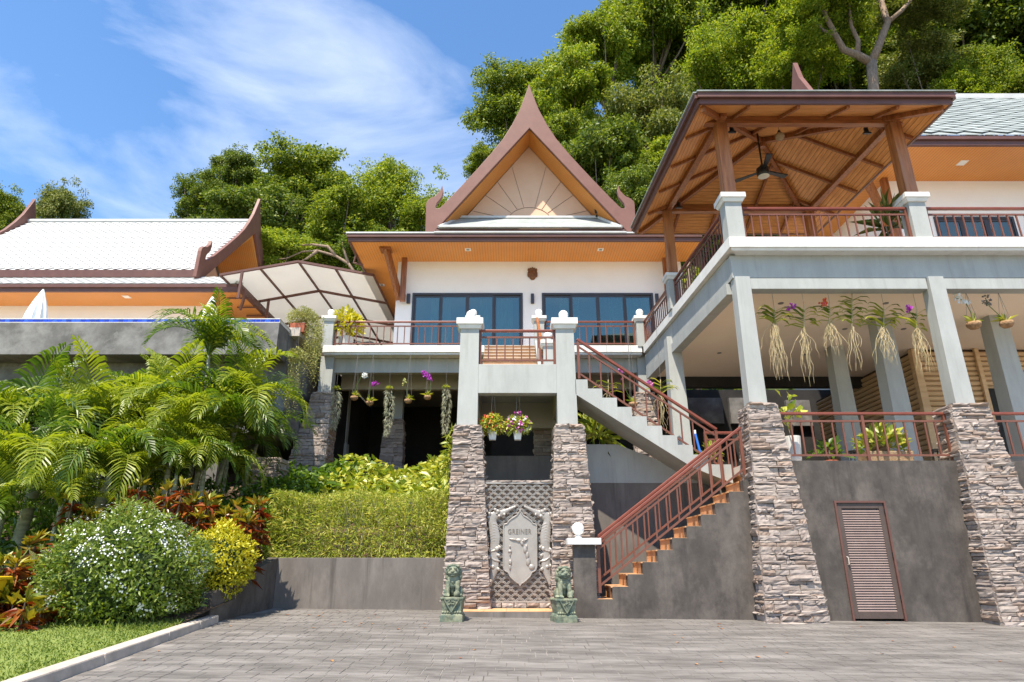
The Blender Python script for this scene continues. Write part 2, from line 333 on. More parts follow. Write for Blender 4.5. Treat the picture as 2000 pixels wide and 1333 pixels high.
mat('leaf_palm_yellow', (0, 0, 0), island=[(0.13, 0.18, 0.012), (0.22, 0.27, 0.018), (0.34, 0.36, 0.035)], rough=0.4, spec=0.4, transl=0.42)
mat('leaf_bamboo', (0, 0, 0), island=[(0.15, 0.21, 0.025), (0.30, 0.36, 0.045), (0.44, 0.46, 0.09), (0.52, 0.45, 0.16)], rough=0.55, spec=0.25, transl=0.35, tcol=(1.3, 1.3, 0.6))
mat('leaf_cover', (0, 0, 0), island=[(0.11, 0.18, 0.018), (0.24, 0.30, 0.03), (0.40, 0.42, 0.06), (0.50, 0.48, 0.11)], rough=0.4, spec=0.5, transl=0.3, tcol=(1.3, 1.25, 0.5))
mat('leaf_broad', (0, 0, 0), island=[(0.04, 0.085, 0.012), (0.08, 0.15, 0.015), (0.14, 0.22, 0.022)], rough=0.42, spec=0.4, transl=0.35)
mat('leaf_croton', (0, 0, 0), island=[(0.24, 0.26, 0.022), (0.36, 0.32, 0.03), (0.12, 0.18, 0.018), (0.30, 0.12, 0.02)], rough=0.35, spec=0.5, transl=0.3, tcol=(1.3, 1.0, 0.5))
mat('leaf_croton_red', (0, 0, 0), island=[(0.26, 0.05, 0.012), (0.17, 0.035, 0.012), (0.33, 0.11, 0.02), (0.06, 0.05, 0.015)], rough=0.35, spec=0.5, transl=0.25, tcol=(1.3, 0.9, 0.5))
mat('leaf_small', (0, 0, 0), island=[(0.06, 0.11, 0.014), (0.15, 0.21, 0.026), (0.29, 0.34, 0.07)], rough=0.45, spec=0.35, transl=0.32)
mat('leaf_yellow', (0, 0, 0), island=[(0.34, 0.36, 0.016), (0.52, 0.48, 0.02), (0.62, 0.55, 0.04)], rough=0.45, spec=0.4, transl=0.3, tcol=(1.2, 1.1, 0.5))
mat('petal_white', (0.78, 0.80, 0.78), rough=0.6, transl=0.25)
mat('petal_purple', (0, 0, 0), island=[(0.36, 0.03, 0.42), (0.50, 0.07, 0.50), (0.40, 0.02, 0.30)], rough=0.5, transl=0.3, tcol=(1.1, 1, 1.1))
mat('petal_red', (0, 0, 0), island=[(0.60, 0.04, 0.03), (0.65, 0.20, 0.04), (0.60, 0.08, 0.14)], rough=0.5, transl=0.3, tcol=(1.2, 1, 1))
mat('petal_pink', (0, 0, 0), island=[(0.52, 0.05, 0.22), (0.50, 0.10, 0.45), (0.70, 0.32, 0.50)], rough=0.5, transl=0.3, tcol=(1.1, 1, 1.1))
mat('moss', (0, 0, 0), island=[(0.30, 0.31, 0.20), (0.42, 0.42, 0.29), (0.50, 0.48, 0.34)], rough=0.8, transl=0.25, tcol=(1, 1, 0.9))
mat('root_tan', (0, 0, 0), island=[(0.36, 0.26, 0.14), (0.50, 0.40, 0.24), (0.30, 0.27, 0.12)], rough=0.8)
mat('succulent', (0, 0, 0), island=[(0.25, 0.28, 0.07), (0.38, 0.38, 0.12), (0.44, 0.40, 0.16)], rough=0.6, transl=0.25, tcol=(1.2, 1.2, 0.7))
mat('bark', (0.12, 0.085, 0.06), (0.26, 0.20, 0.15), scale=5, rough=0.9, bump=0.6, bscale=12, stretch=(3, 3, 0.7))
mat('bark_pale', (0.17, 0.115, 0.078), (0.31, 0.225, 0.165), scale=4, rough=0.9, bump=0.4, bscale=12, stretch=(3, 3, 0.7))
mat('palm_stem', (0.16, 0.16, 0.09), (0.33, 0.32, 0.22), scale=3, rough=0.7, stretch=(1, 1, 5))
mat('dry_leaf', (0, 0, 0), island=[(0.35, 0.10, 0.03), (0.45, 0.20, 0.06), (0.25, 0.10, 0.05)], rough=0.8)

# ------------------------------------------------------------------ ground, drive, lawn, hillside
gx0, gx1, gy0, gy1 = -60.0, 60.0, -60.0, 16.0
kx = lambda y: -5.3 + .107 * (12.2 - y)      # line of the kerb
mb = MB(); mb.add([(x, y, gz(x, y) - 0.005) for x, y in ((kx(-30), -30), (gx1, -30), (gx1, gy1), (-5.25, gy1), (-5.25, 12.2))], [(0, 1, 2, 3, 4)])
drive = structure(mb.build('driveway', 'paver_joint'))
# stamped paving blocks: the ones that show largest are single objects, the rest one sheet of blocks
bx, by, gap = 0.22, 0.30, 0.008
blocks = []
row = 0; y = 3.2
while y < 14.6:
    x = -5.35 - random.uniform(0, bx); rh_ = by * random.choice((.62, .85, 1.0, 1.0))
    while x < 15:
        w_ = bx * random.choice((.7, 1.0, 1.0, 1.35, 1.7)); blocks.append((x, y, w_, rh_)); x += w_
    y += rh_; row += 1
def seen(x, y):
    ax = y * math.cos(PITCH) + (gz(x, y) - CAM_Z) * math.sin(PITCH); v = -y * math.sin(PITCH) + (gz(x, y) - CAM_Z) * math.cos(PITCH)
    return abs(x / ax * FPX) < 1010 and -v / ax * FPX < 672
blocks = [b for b in blocks if b[0] > kx(b[1]) + .03 and (b[1] < 13.45 or -5 < b[0] < 1.2)]
vis = sorted([b for b in blocks if seen(b[0] + b[2] / 2, b[1] + b[3] / 2)], key=lambda b: b[1] ** 2 + 0.4 * b[0] ** 2)
near = set(vis[:290])
slope_rot = Euler((math.atan(0.028), math.atan(0.01), 0))
bmesh_v = []
for k in range(8):
    t = MB(); j = lambda: random.uniform(-.004, .004)
    t.hexa([(0, 0, -0.02), (1, 0, -0.02), (1, 1, -0.02), (0, 1, -0.02)], [(0.012 + j(), 0.008 + j(), 0), (.988 + j(), .008 + j(), 0), (.988 + j(), .992 + j(), 0), (.012 + j(), .992 + j(), 0)])
    bmesh_v.append(t.mesh('paver'))
rest = MB()
for b in blocks:
    z = gz(b[0], b[1]) + random.uniform(-.0015, .0015); sx_, sy_ = b[2] - gap, b[3] - gap
    if b in near: link('paver', random.choice(bmesh_v), 'paver_obj', drive, (b[0], b[1], z), slope_rot, (sx_, sy_, .3))
    else:
        x1, y1 = b[0] + sx_, b[1] + sy_
        c = [(b[0], b[1]), (x1, b[1]), (x1, y1), (b[0], y1)]
        dz = z - gz(b[0], b[1])
        rest.hexa([(px, py, gz(px, py) - 0.012) for px, py in c], [(px + (.004 if i in (0, 3) else -.004), py + (.004 if i < 2 else -.004), gz(px, py) + dz) for i, (px, py) in enumerate(c)])
o = rest.build('paver_field', 'paver', drive); o['kind'] = 'stuff'

def bank(y): return float(np.interp(y, [-60, 9.5, 12, 13.5, 15, 17, 20, 23, 26, 30, 36], [-.9, 0.0, 0.2, 0.55, 1.08, 1.9, 3.1, 4.0, 4.6, 5.5, 7.6]))
def hill(x, y):
    if y <= 36: return bank(y)
    t = min(1, max(0, (x + 8) / 14)); t = t * t * (3 - 2 * t)
    far = lerp(0.3, 1.0, t) * min(y - 36, 40) + 0.12 * max(0, y - 76)
    return 7.6 + far + 0.7 * math.sin(x * 0.31 + y * 0.2) * min(1, (y - 36) / 6)
def terrain(name, m, xs, ys, keep, zf, dz=0.0):
    V = []; F = []; nx = len(xs)
    for yv in ys:
        for xv in xs: V.append((xv, yv, zf(xv, yv) + dz))
    for j in range(len(ys) - 1):
        for i in range(nx - 1):
            if keep((xs[i] + xs[i + 1]) / 2, (ys[j] + ys[j + 1]) / 2): F.append((j * nx + i, j * nx + i + 1, (j + 1) * nx + i + 1, (j + 1) * nx + i))
    mb = MB(); mb.add(V, F); return structure(mb.build(name, m, smooth=True))
terrain('garden_bank', 'soil', [-60, -40, -30, -24] + list(np.arange(-20, -5.2, 0.8)) + [-5.25, -4.4, -3.2, -2.2, -1.42, 0, 2, 4.2], [11.0, 12, 13, 14, 14.75, 15.5, 16.5, 18, 20, 22, 24, 26, 28, 30, 33, 36.1],
        lambda x, y: (x < -5.2) or (y > 14.7 and x < -1.4) or (y > 18.5 and x < 4.2), lambda x, y: bank(y) + 0.06 * math.sin(3 * x + 2 * y))
terrain('hillside', 'hill_green', list(np.arange(-150, 151, 6.0)), [36, 38, 41, 45, 50, 56, 63, 70, 78, 90, 110, 140, 200], lambda x, y: True, hill)
terrain('back_lot', 'hill_green', [4.2, 12, 30, 60, 100, 150], [27.5, 32, 36.1], lambda x, y: True, lambda x, y: bank(y))
terrain('side_lot', 'hill_green', [-150, -100, -60], [9, 20, 28, 36.1], lambda x, y: True, lambda x, y: bank(y))
lz = lambda x, y: gz(-5.4, y) + 0.09 + 0.02 * max(0, min(6.6, -5.4 - x))
ly_ = [-30, 0, 4, 6, 8, 9.5, 11, 12.4]; lw_ = [40, 25, 12, 7, 5, 3.2, 1.9, .9, .1]
mb = MB(); mb.add([(kx(y) - w_, y, lz(kx(y) - w_, y)) for y in ly_ for w_ in lw_], [(j * 9 + i, j * 9 + i + 1, (j + 1) * 9 + i + 1, (j + 1) * 9 + i) for j in range(7) for i in range(8)])
structure(mb.build('lawn', 'lawn_soil', smooth=True))
n = 16000
gys = 6.2 + rng.random(n) * 5.4; gxs = kx(gys) - .13 - rng.random(n) ** 1.3 * 5.0
p = np.stack([gxs, gys, [lz(a, b) - 0.01 for a, b in zip(gxs, gys)]], 1)
ax = unit(rng.normal(size=(n, 3)) * [0.55, 0.55, 0.1] + [0, 0, 0.8])
o = link('grass', leaf_mesh('grass', p, ax, rng.normal(size=(n, 3)), rng.uniform(.03, .085, n) * (1 + 0.8 * (gys > 10.3)), 0.011, droop=0.2), 'grass_blade')
tag(o, 'short sunlit green lawn grass left of the pale kerb', 'grass', kind='stuff')
# kerb of cast sections
kerb = thing('kerb', 'pale concrete kerb between the lawn and the drive', 'kerb', (-5.3, 9.5, gz(-5.3, 9.5)))
ys = [4.5, 6.4, 8.25, 10.1, 11.35, 12.25]
for i in range(5):
    a, b = ys[i] + 0.006, ys[i + 1] - 0.006
    xa, xb = kx(a) + .02, kx(b) + .02
    MB().hexa([(xa - .13, a, gz(xa, a) - .1), (xa + .1, a, gz(xa, a) - .1), (xb + .1, b, gz(xb, b) - .1), (xb - .13, b, gz(xb, b) - .1)],
              [(xa - .12, a, gz(xa, a) + .12), (xa + .075, a, gz(xa, a) + .115), (xb + .075, b, gz(xb, b) + .115), (xb - .12, b, gz(xb, b) + .12)]).build('kerb_section', 'kerb_concrete', kerb, bevel=.018)
n = 46
p = np.stack([rng.uniform(-4.9, 9, n), rng.uniform(7.2, 13.2, n), np.zeros(n)], 1); p[:20, 0] = rng.uniform(-4.9, -1.5, 20); p[:20, 1] = rng.uniform(11.5, 14.2, 20); p[:, 2] = [gz(a, b) + .006 for a, b in p[:, :2]]
o = link('fallen_leaves', leaf_mesh('fallen_leaves', p, rng.normal(size=(n, 3)) * [1, 1, .05], np.array([[0, 0, 1.0]]).repeat(n, 0), rng.uniform(.05, .11, n), .045, droop=0, fold=.1), 'dry_leaf')
tag(o, 'scattered dry brown leaves lying on the grey drive', 'leaves', kind='stuff')
# ------------------------------------------------------------------ builders for repeated architecture
STONES = stone_variants()
STONE_MATS = ['stone', 'stone', 'stone_light', 'stone_light', 'stone_brown']
for i, me in enumerate(STONES): me.materials.append(MATS[STONE_MATS[i % 5]])
UNIT = {}
def unitbox(name, m):
    k = (name, m)
    if k not in UNIT:
        UNIT[k] = MB().box(-.5, .5, -.5, .5, -.5, .5).mesh(name); UNIT[k].materials.append(MATS[m])
    return UNIT[k]
def stone_skin(parent, bot, zb, top, zt, rowh=0.105, ln=(0.16, 0.46), dep=(0.025, 0.075), faces='FLR', cap=285):
    """lay ledge stones on the faces of a battered pillar; bot, top = (x0, x1, y0, y1)"""
    z = zb; cnt = 0; specs = []
    while z < zt - 0.03:
        h = min(rowh * random.choice((.5, .7, .9, 1.0, 1.3)) * random.uniform(.9, 1.1), zt - z); t = (z + h / 2 - zb) / (zt - zb)
        x0, x1, y0, y1 = [lerp(a, b, t) for a, b in zip(bot, top)]
        for f in faces:
            a, b = (x0, x1) if f == 'F' else (y0, y1)
            k = 1.0 if f == 'F' else 1.35
            u = a - (0.03 if f == 'F' else 0)
            while u < b:
                l = random.uniform(*ln) * k
                if b - u - l < ln[0] * 0.6: l = b - u + (0.03 if f == 'F' else 0)
                c = u + l / 2; hh = h * random.uniform(0.86, 1.06)
                if f == 'F': loc, rz = (c, y0 + 0.01, z + h / 2), 0
                elif f == 'L': loc, rz = (x0 + 0.01, c, z + h / 2), -math.pi / 2
                else: loc, rz = (x1 - 0.01, c, z + h / 2), math.pi / 2
                specs.append((loc, rz, (l * 0.985, random.uniform(*dep) * random.choice((1, 1.2, 1.5)), hh), f))
                u += l
        z += h
    specs.sort(key=lambda s: (s[3] != 'F', -s[2][0] * s[2][2]))
    rest = {}
    for i, (loc, rz, sc, f) in enumerate(specs):
        rot = (random.uniform(-.05, .05), random.uniform(-.04, .04), rz); me = random.choice(STONES)
        if i < cap: link('stone', me, None, parent, loc, rot, sc)
        else:
            M4 = Matrix.LocRotScale(Vector(loc), Euler(rot), Vector(sc)); mb = rest.setdefault(me.materials[0].name, MB())
            mb.add([M4 @ v.co for v in me.vertices], [tuple(p_.vertices) for p_ in me.polygons])
    for k, mb in rest.items():
        o = mb.build('small_stones', k, parent); o['kind'] = 'stuff'
def pillar(label, bot, zb, top, zt, col=None, ztop=None, coltop=None, faces='FLR', rowh=.105, ln=(.16, .46), name='stone_pillar', group=None):
    t = thing(name, label, 'pillar', ((bot[0] + bot[1]) / 2, (bot[2] + bot[3]) / 2, zb), group)
    MB().frus(bot, zb - 0.25, top, zt).build('core', 'mortar', t)
    stone_skin(t, bot, zb - 0.03, top, zt, rowh=rowh, ln=ln, faces=faces)
    # top course laid flat
    x0, x1, y0, y1 = top
    for i in range(2):
        a, b = lerp(x0, x1, i / 2), lerp(x0, x1, (i + 1) / 2)
        link('stone', random.choice(STONES), None, t, ((a + b) / 2, y0 + 0.05, zt - .01), (random.uniform(-.03, .03), 0, 0), ((b - a) * 1.02, .16, .07))
    if col:
        MB().frus(col, zt - .05, coltop or col, ztop).build('column', 'paint_grey', t, bevel=.008)
    return t
def railing(label, A, B, h, n, post_every=0, up=None, group='red-brown metal railings', w=.07, ends=(True, True)):
    A, B = Vector(A), Vector(B); d = B - A; dh = Vector((d.x, d.y, 0)).normalized(); ang = math.atan2(d.y, d.x)
    t = thing('railing', label, 'railing', A, group)
    Z = Vector((0, 0, 1))
    MB().bar(A + Z * (h - .025) - d.normalized() * .03, B + Z * (h - .025) + d.normalized() * .03, .085, .06).build('top_rail', 'rail_red', t, bevel=.012)
    MB().bar(A + Z * (h - .19), B + Z * (h - .19), .042, .04).build('upper_rail', 'rail_brown', t)
    MB().bar(A + Z * .13, B + Z * .13, .042, .04).build('bottom_rail', 'rail_brown', t)
    for i in range(n + 1):
        q = A.lerp(B, i / n)
        ispost = (i == 0 and ends[0]) or (i == n and ends[1]) or (post_every and i % post_every == 0)
        if ispost: link('post', unitbox('post', 'rail_brown'), None, t, q + Z * (h - .05) / 2, (0, 0, ang), (.06, .06, h - .05))
        elif 0 < i < n: link('baluster', unitbox('baluster', 'rail_brown'), None, t, q + Z * (.13 + (h - .32) / 2), (0, 0, ang), (.03, .03, h - .32))
    return t
def cap_post(parent, x, y, z0, z1, w=.42, capw=.60, caph=.2, d=None, taper=0.0):
    d = d or w
    MB().frus((x - w / 2 - taper, x + w / 2 + taper, y - d / 2, y + d / 2), z0, (x - w / 2, x + w / 2, y - d / 2, y + d / 2), z1).build('post', 'paint_grey', parent, bevel=.006)
    c = (capw - w) / 2
    mbc = MB().box(x - capw / 2, x + capw / 2, y - d / 2 - c, y + d / 2 + c, z1 + caph * .35, z1 + caph)
    mbc.frus((x - w / 2 - c * .35, x + w / 2 + c * .35, y - d / 2 - c * .35, y + d / 2 + c * .35), z1 - caph * .1, (x - w / 2 - c * .75, x + w / 2 + c * .75, y - d / 2 - c * .75, y + d / 2 + c * .75), z1 + caph * .35 - .002)
    mbc.build('post_cap', 'paint_white', parent, bevel=.006)
def globe(label, x, y, z, r=.12):
    t = thing('globe_lamp', label, 'lamp', (x, y, z), 'white globe lamps on posts')
    MB().lathe([(r * .55, 0), (r * .6, .02), (r * .38, .045), (r * .42, .085)], (x, y, z), 16).build('lamp_base', 'light_lens', t, smooth=True)
    MB().ball((x, y, z + .075 + r * .92), r, 20, 14).build('lamp_globe', 'globe_white', t, smooth=True)

# ------------------------------------------------------------------ right terrace building (lower wall, floor, beams, ledge)
TZ, LZ0, LZ1 = 3.06, 8.0, 8.27
tb = thing('terrace_building', 'grey two storey terrace with white ledge and open ground floor', 'building', (9.5, 15, 0))
DX0, DX1, DZ1 = 6.66, 7.72, 2.23
lower = tb
MB().box(5.2, DX0, 13.5, 13.75, -.3, TZ).build('retaining_wall', 'stucco_dark', tb)
MB().box(DX1, 9.95, 13.5, 13.75, -.3, TZ).build('retaining_wall', 'stucco_dark', tb)
MB().box(DX0 + .001, DX1 - .001, 13.503, 13.75, DZ1, TZ - .001).build('retaining_wall', 'stucco_dark', tb)
MB().box(10.0, 17, 13.5, 13.75, -.4, TZ).build('retaining_wall', 'stucco_dark', tb)
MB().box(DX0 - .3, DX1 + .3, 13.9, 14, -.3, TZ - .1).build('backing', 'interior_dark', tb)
MB().box(5.02, 17, 13.76, 26.5, TZ - .2, TZ - .02).build('floor_slab', 'floor_tile', tb)
SK = -.056
def sx(y): return 5.1 + SK * (y - 13.4)          # left edge of the terrace, running back
# ledge: front and left runs
MB().hexa([(5.1, 13.3, LZ0), (17, 13.3, LZ0), (17, 14.0, LZ0), (5.6, 14.0, LZ0)], [(5.1, 13.3, LZ1), (17, 13.3, LZ1), (17, 14.0, LZ1), (5.6, 14.0, LZ1)]).build('ledge', 'paint_white', tb, bevel=.01)
MB().hexa([(5.1, 13.302, LZ0), (5.6, 13.98, LZ0 + .001), (5.2, 21.3, LZ0 + .001), (sx(21.3), 21.3, LZ0)], [(5.1, 13.302, LZ1 - .001), (5.6, 13.98, LZ1 - .001), (5.2, 21.3, LZ1 - .001), (sx(21.3), 21.3, LZ1 - .001)]).build('ledge', 'paint_white', tb)
MB().hexa([(5.16, 13.36, LZ0 - .06), (17, 13.36, LZ0 - .06), (17, 14, LZ0 - .06), (5.6, 14, LZ0 - .06)], [(5.13, 13.33, LZ0 - .002), (17, 13.33, LZ0 - .002), (17, 14, LZ0 - .002), (5.6, 14, LZ0 - .002)]).build('ledge_moulding', 'paint_white', tb)
MB().box(5.2, 17, 13.62, 13.95, 7.36, LZ0 - .062).build('front_beam', 'paint_grey', tb)
MB().box(5.58, 9.72, 13.59, 13.88, 7.06, 7.33).build('lower_beam', 'paint_grey', tb, bevel=.006)
MB().box(10.11, 14.2, 13.59, 13.88, 7.06, 7.33).build('lower_beam', 'paint_grey', tb, bevel=.006)
MB().hexa([(5.2, 13.9, 7.36), (5.5, 13.9, 7.36), (5.1, 21.5, 7.36), (sx(21.5) + .1, 21.5, 7.36)], [(5.2, 13.9, LZ0 - .01), (5.5, 13.9, LZ0 - .01), (5.1, 21.5, LZ0 - .01), (sx(21.5) + .1, 21.5, LZ0 - .01)]).build('side_beam', 'paint_grey', tb)
for a, b in ((13.92, 18.4), (18.85, 21.4)):
    MB().hexa([(sx(a) + .06, a, 7.06), (sx(a) + .34, a, 7.06), (sx(b) + .34, b, 7.06), (sx(b) + .06, b, 7.06)], [(sx(a) + .06, a, 7.33), (sx(a) + .34, a, 7.33), (sx(b) + .34, b, 7.33), (sx(b) + .06, b, 7.33)]).build('lower_side_beam', 'paint_grey', tb)
MB().hexa([(5.45, 13.88, 7.16), (17, 13.88, 7.16), (17, 21.4, 7.16), (5.05, 21.4, 7.16)], [(5.45, 13.88, 7.3), (17, 13.88, 7.3), (17, 21.4, 7.3), (5.05, 21.4, 7.3)]).build('terrace_ceiling', 'ceiling_cream', tb)
MB().hexa([(5.5, 13.99, 8.05), (17, 13.99, 8.05), (17, 24.5, 8.05), (5.1, 24.5, 8.05)], [(5.5, 13.99, 8.2), (17, 13.99, 8.2), (17, 24.5, 8.2), (5.1, 24.5, 8.2)]).build('upper_floor', 'floor_tile', tb)
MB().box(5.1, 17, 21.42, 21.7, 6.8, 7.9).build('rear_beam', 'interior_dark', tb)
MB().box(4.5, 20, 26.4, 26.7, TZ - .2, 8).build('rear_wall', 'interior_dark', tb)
MB().box(7.3, 8.9, 26.2, 26.38, 6.5, 7.6).build('skylit_patch_panel', 'pool_stucco', tb)  # panels added to stand in for sky-lit patches at the back
MB().box(9.2, 9.9, 26.2, 26.38, 6.5, 7.6).build('skylit_patch_panel', 'pool_stucco', tb)
MB().box(11.6, 12.6, 26.2, 26.38, 6.4, 7.5).build('skylit_patch_panel', 'pool_stucco', tb)
# interior columns
for (x, y, w) in ((9.85, 15.9, .40), (9.75, 18.2, .40), (12.75, 15.7, .46), (4.98, 18.62, .42)):
    zb = TZ - .02 if x > 5.5 else TZ - .1
    MB().frus((x - w / 2 - .06, x + w / 2 + .06, y - .24, y + .24), zb, (x - w / 2, x + w / 2, y - .2, y + .2), 7.16 if x > 5.5 else 7.6).build('inner_column', 'paint_grey', tb, bevel=.006)
# recessed ceiling lights
for (px, py) in ((1405, 690), (1525, 593), (1730, 593), (1650, 643), (1765, 643), (1570, 693)):
    e = PITCH - math.atan((py - 666.5) / FPX); y = (7.155 - CAM_Z) / math.tan(e); x = PX(px, py, y)
    MB().lathe([(.07, 0), (.07, -.012), (.05, -.014)], (x, y, 7.162), 14).build('ceiling_light', 'wire', tb)
# upper posts with caps
for (x, y) in ((5.36, 13.62), (9.82, 13.62), (13.35, 13.62)):
    cap_post(tb, x, y, LZ1 - .005, 9.31, .40, .60, .2, .38)
for (x, y) in ((4.98, 17.95), (4.66, 21.55)):
    cap_post(tb, x, y, LZ1 - .005, 9.25, .36, .52, .18, .36)

# louvred metal door set in the dark wall
dr = thing('louvre_door', 'brown metal louvred door in the dark stucco wall', 'door', (7.19, 13.45, -.05))
fw = .10
for a in ((DX0 + .002, DX0 + .04, -.06, DZ1), (DX1 - .04, DX1 - .002, -.06, DZ1)): MB().box(a[0], a[1], 13.47, 13.6, a[2], a[3]).build('frame', 'fascia', dr)
MB().box(DX0 + .04, DX1 - .04, 13.47, 13.6, DZ1 - .04, DZ1).build('frame', 'fascia', dr)
x0, x1, z0, z1 = DX0 + .045, DX1 - .045, -.02, DZ1 - .045
for a in ((x0, x0 + fw, z0, z1), (x1 - fw, x1, z0, z1)): MB().box(a[0], a[1], 13.5, 13.55, a[2], a[3]).build('stile', 'door_brown', dr, bevel=.006)
for a in ((z0, z0 + .13), (z1 - .11, z1)): MB().box(x0 + fw, x1 - fw, 13.5, 13.55, a[0], a[1]).build('door_rail', 'door_brown', dr, bevel=.006)
sl = MB(); sl.hexa([(x0 + fw, 13.506, 0), (x1 - fw, 13.506, 0), (x1 - fw, 13.514, .002), (x0 + fw, 13.514, .002)], [(x0 + fw, 13.530, .040), (x1 - fw, 13.530, .040), (x1 - fw, 13.538, .042), (x0 + fw, 13.538, .042)])
me = sl.mesh('slat'); me.materials.append(MATS['slat_brown']); zz = z0 + .135
while zz < z1 - .15: link('slat', me, None, dr, (0, 0, zz)); zz += .0475
MB().box(x0 + fw - .01, x1 - fw + .01, 13.56, 13.57, z0, z1).build('back_sheet', 'interior_dark', dr)
hd = MB().tube([(x0 + .05, 13.5, .98), (x0 + .05, 13.455, .99), (x0 + .05, 13.455, 1.12), (x0 + .05, 13.5, 1.13)], .012, 8).build('handle', 'kerb_concrete', dr)
for z in (.3, 1.1, 1.95): MB().lathe([(.015, 0), (.015, .12)], (x1 + .01, 13.485, z), 8).build('hinge', 'black_metal', dr)

# stone pillars carrying grey columns
pillar('tall stone clad pillar with grey column right of the stair', (4.80, 5.95, 12.98, 14.1), gz(5.4, 13), (5.12, 5.72, 13.42, 14.0), 4.27, (5.19, 5.585, 13.53, 13.88), 7.36, (5.23, 5.575, 13.54, 13.86), faces='FLR', rowh=.078, ln=(.14, .55))
pillar('stone clad pillar with grey column at the right edge of frame', (9.22, 10.6, 12.98, 14.1), gz(9.9, 13), (9.5, 10.26, 13.42, 14.0), 4.25, (9.70, 10.13, 13.53, 13.88), 7.36, (9.76, 10.11, 13.54, 13.86), faces='FLR', rowh=.078, ln=(.14, .58))
railing('terrace railing on the dark wall between the two right stone pillars', (5.84, 13.62, TZ), (9.42, 13.62, TZ), 1.06, 16, post_every=8)
railing('short terrace railing right of the rightmost stone pillar', (10.3, 13.62, TZ), (14.2, 13.62, TZ), 1.06, 17)
railing('upper balcony railing across the pavilion front', (5.60, 13.56, LZ1 - .01), (9.58, 13.56, LZ1 - .01), .94, 19)
railing('upper balcony railing at the far right beside the white globe', (10.08, 13.56, LZ1 - .01), (13.12, 13.56, LZ1 - .01), .94, 14)
railing('side balcony railing running back under the pavilion', (sx(13.9) + .12, 13.9, LZ1 - .01), (sx(17.7) + .12, 17.7, LZ1 - .01), .94, 20)
railing('far side balcony railing near the main house corner', (sx(18.2) + .1, 18.2, LZ1 - .01), (sx(21.3) + .1, 21.3, LZ1 - .01), .94, 15)
globe('white globe lamp at the right edge above the upper balcony', 13.35, 13.62, 9.51, .17)
globe('white globe lamp where deck meets the right balcony corner', 4.66, 21.55, 9.43, .135)

# log-clad room inside the open terrace
lr = thing('log_room', 'timber log clad room inside the open terrace', 'room', (15, 20, TZ))
MB().box(12.3, 20, 18.4, 25, TZ - .02, 7.155).build('room_core', 'soil', lr)
bh = .155; z = TZ; k = 0
fb = MB(); fb.prism([(12.2, 18.38, 0.006), (12.2, 18.33, .03), (12.2, 18.31, bh / 2), (12.2, 18.33, bh - .03), (12.2, 18.38, bh - .006)], (5.6, 0, 0)); fbm = fb.mesh('log_plank'); fbm.materials.append(MATS['log_board'])
lb = MB(); lb.prism([(12.28, 18.3, 0.006), (12.23, 18.3, .03), (12.21, 18.3, bh / 2), (12.23, 18.3, bh - .03), (12.28, 18.3, bh - .006)], (0, 6.6, 0)); lbm = lb.mesh('log_plank'); lbm.materials.append(MATS['log_board'])
while z < 7.0:
    link('log_plank', fbm, None, lr, (0, 0, z)); link('log_plank', lbm, None, lr, (0, 0, z)); z += bh
MB().box(12.1, 12.32, 18.24, 18.42, TZ, 7.15).build('corner_board', 'log_board', lr)
MB().box(14.0, 14.12, 18.22, 18.3, TZ, 7.15).build('door_post', 'log_board', lr)
MB().box(14.12, 14.7, 18.26, 18.3, TZ, 5.9).build('doorway', 'interior_dark', lr)

# ------------------------------------------------------------------ gate tower
gt = thing('gate_tower', 'pale grey entrance tower with landing above the carved gate', 'tower', (.1, 14.8, 0))
for (x0, x1) in ((-1.25, -.80), (1.06, 1.50)):
    b = (x0 - .03, x1 + .0, 14.5, 14.95) if x0 < 0 else (x0 + .0, x1 + .03, 14.5, 14.95)
    MB().frus(b, 3.93, (x0, x1, 14.5, 14.95), 6.44).build('column', 'paint_grey', gt, bevel=.006)
    xm = (x0 + x1) / 2; c = .10
    mbc = MB().box(x0 - c, x1 + c, 14.5 - c, 14.95 + c, 6.50, 6.66); mbc.frus((x0 - .035, x1 + .035, 14.465, 14.985), 6.40, (x0 - .07, x1 + .07, 14.43, 15.02), 6.498); mbc.build('column_cap', 'paint_white', gt, bevel=.006)
MB().box(-.80, 1.06, 14.505, 14.78, 4.79, 5.50).build('parapet', 'paint_grey', gt, bevel=.006)
MB().box(-1.2, 1.45, 14.96, 17.6, 5.2, 5.42).build('landing_slab', 'paint_grey', gt)
MB().box(-.80, 1.06, 14.785, 14.96, 5.15, 5.42).build('landing_edge', 'paint_grey', gt)
for x0, x1 in ((-1.2, -.85), (1.1, 1.45)): MB().box(x0, x1, 14.96, 17.5, 4.7, 5.2).build('side_beam', 'under_beam', gt)
MB().box(-.85, 1.1, 17.2, 17.5, 4.5, 5.2).build('rear_beam', 'under_beam', gt)
for x in (-1.0, 1.27): MB().box(x - .18, x + .18, 17.15, 17.52, 2.2, 5.0).build('rear_column', 'under_beam', gt)
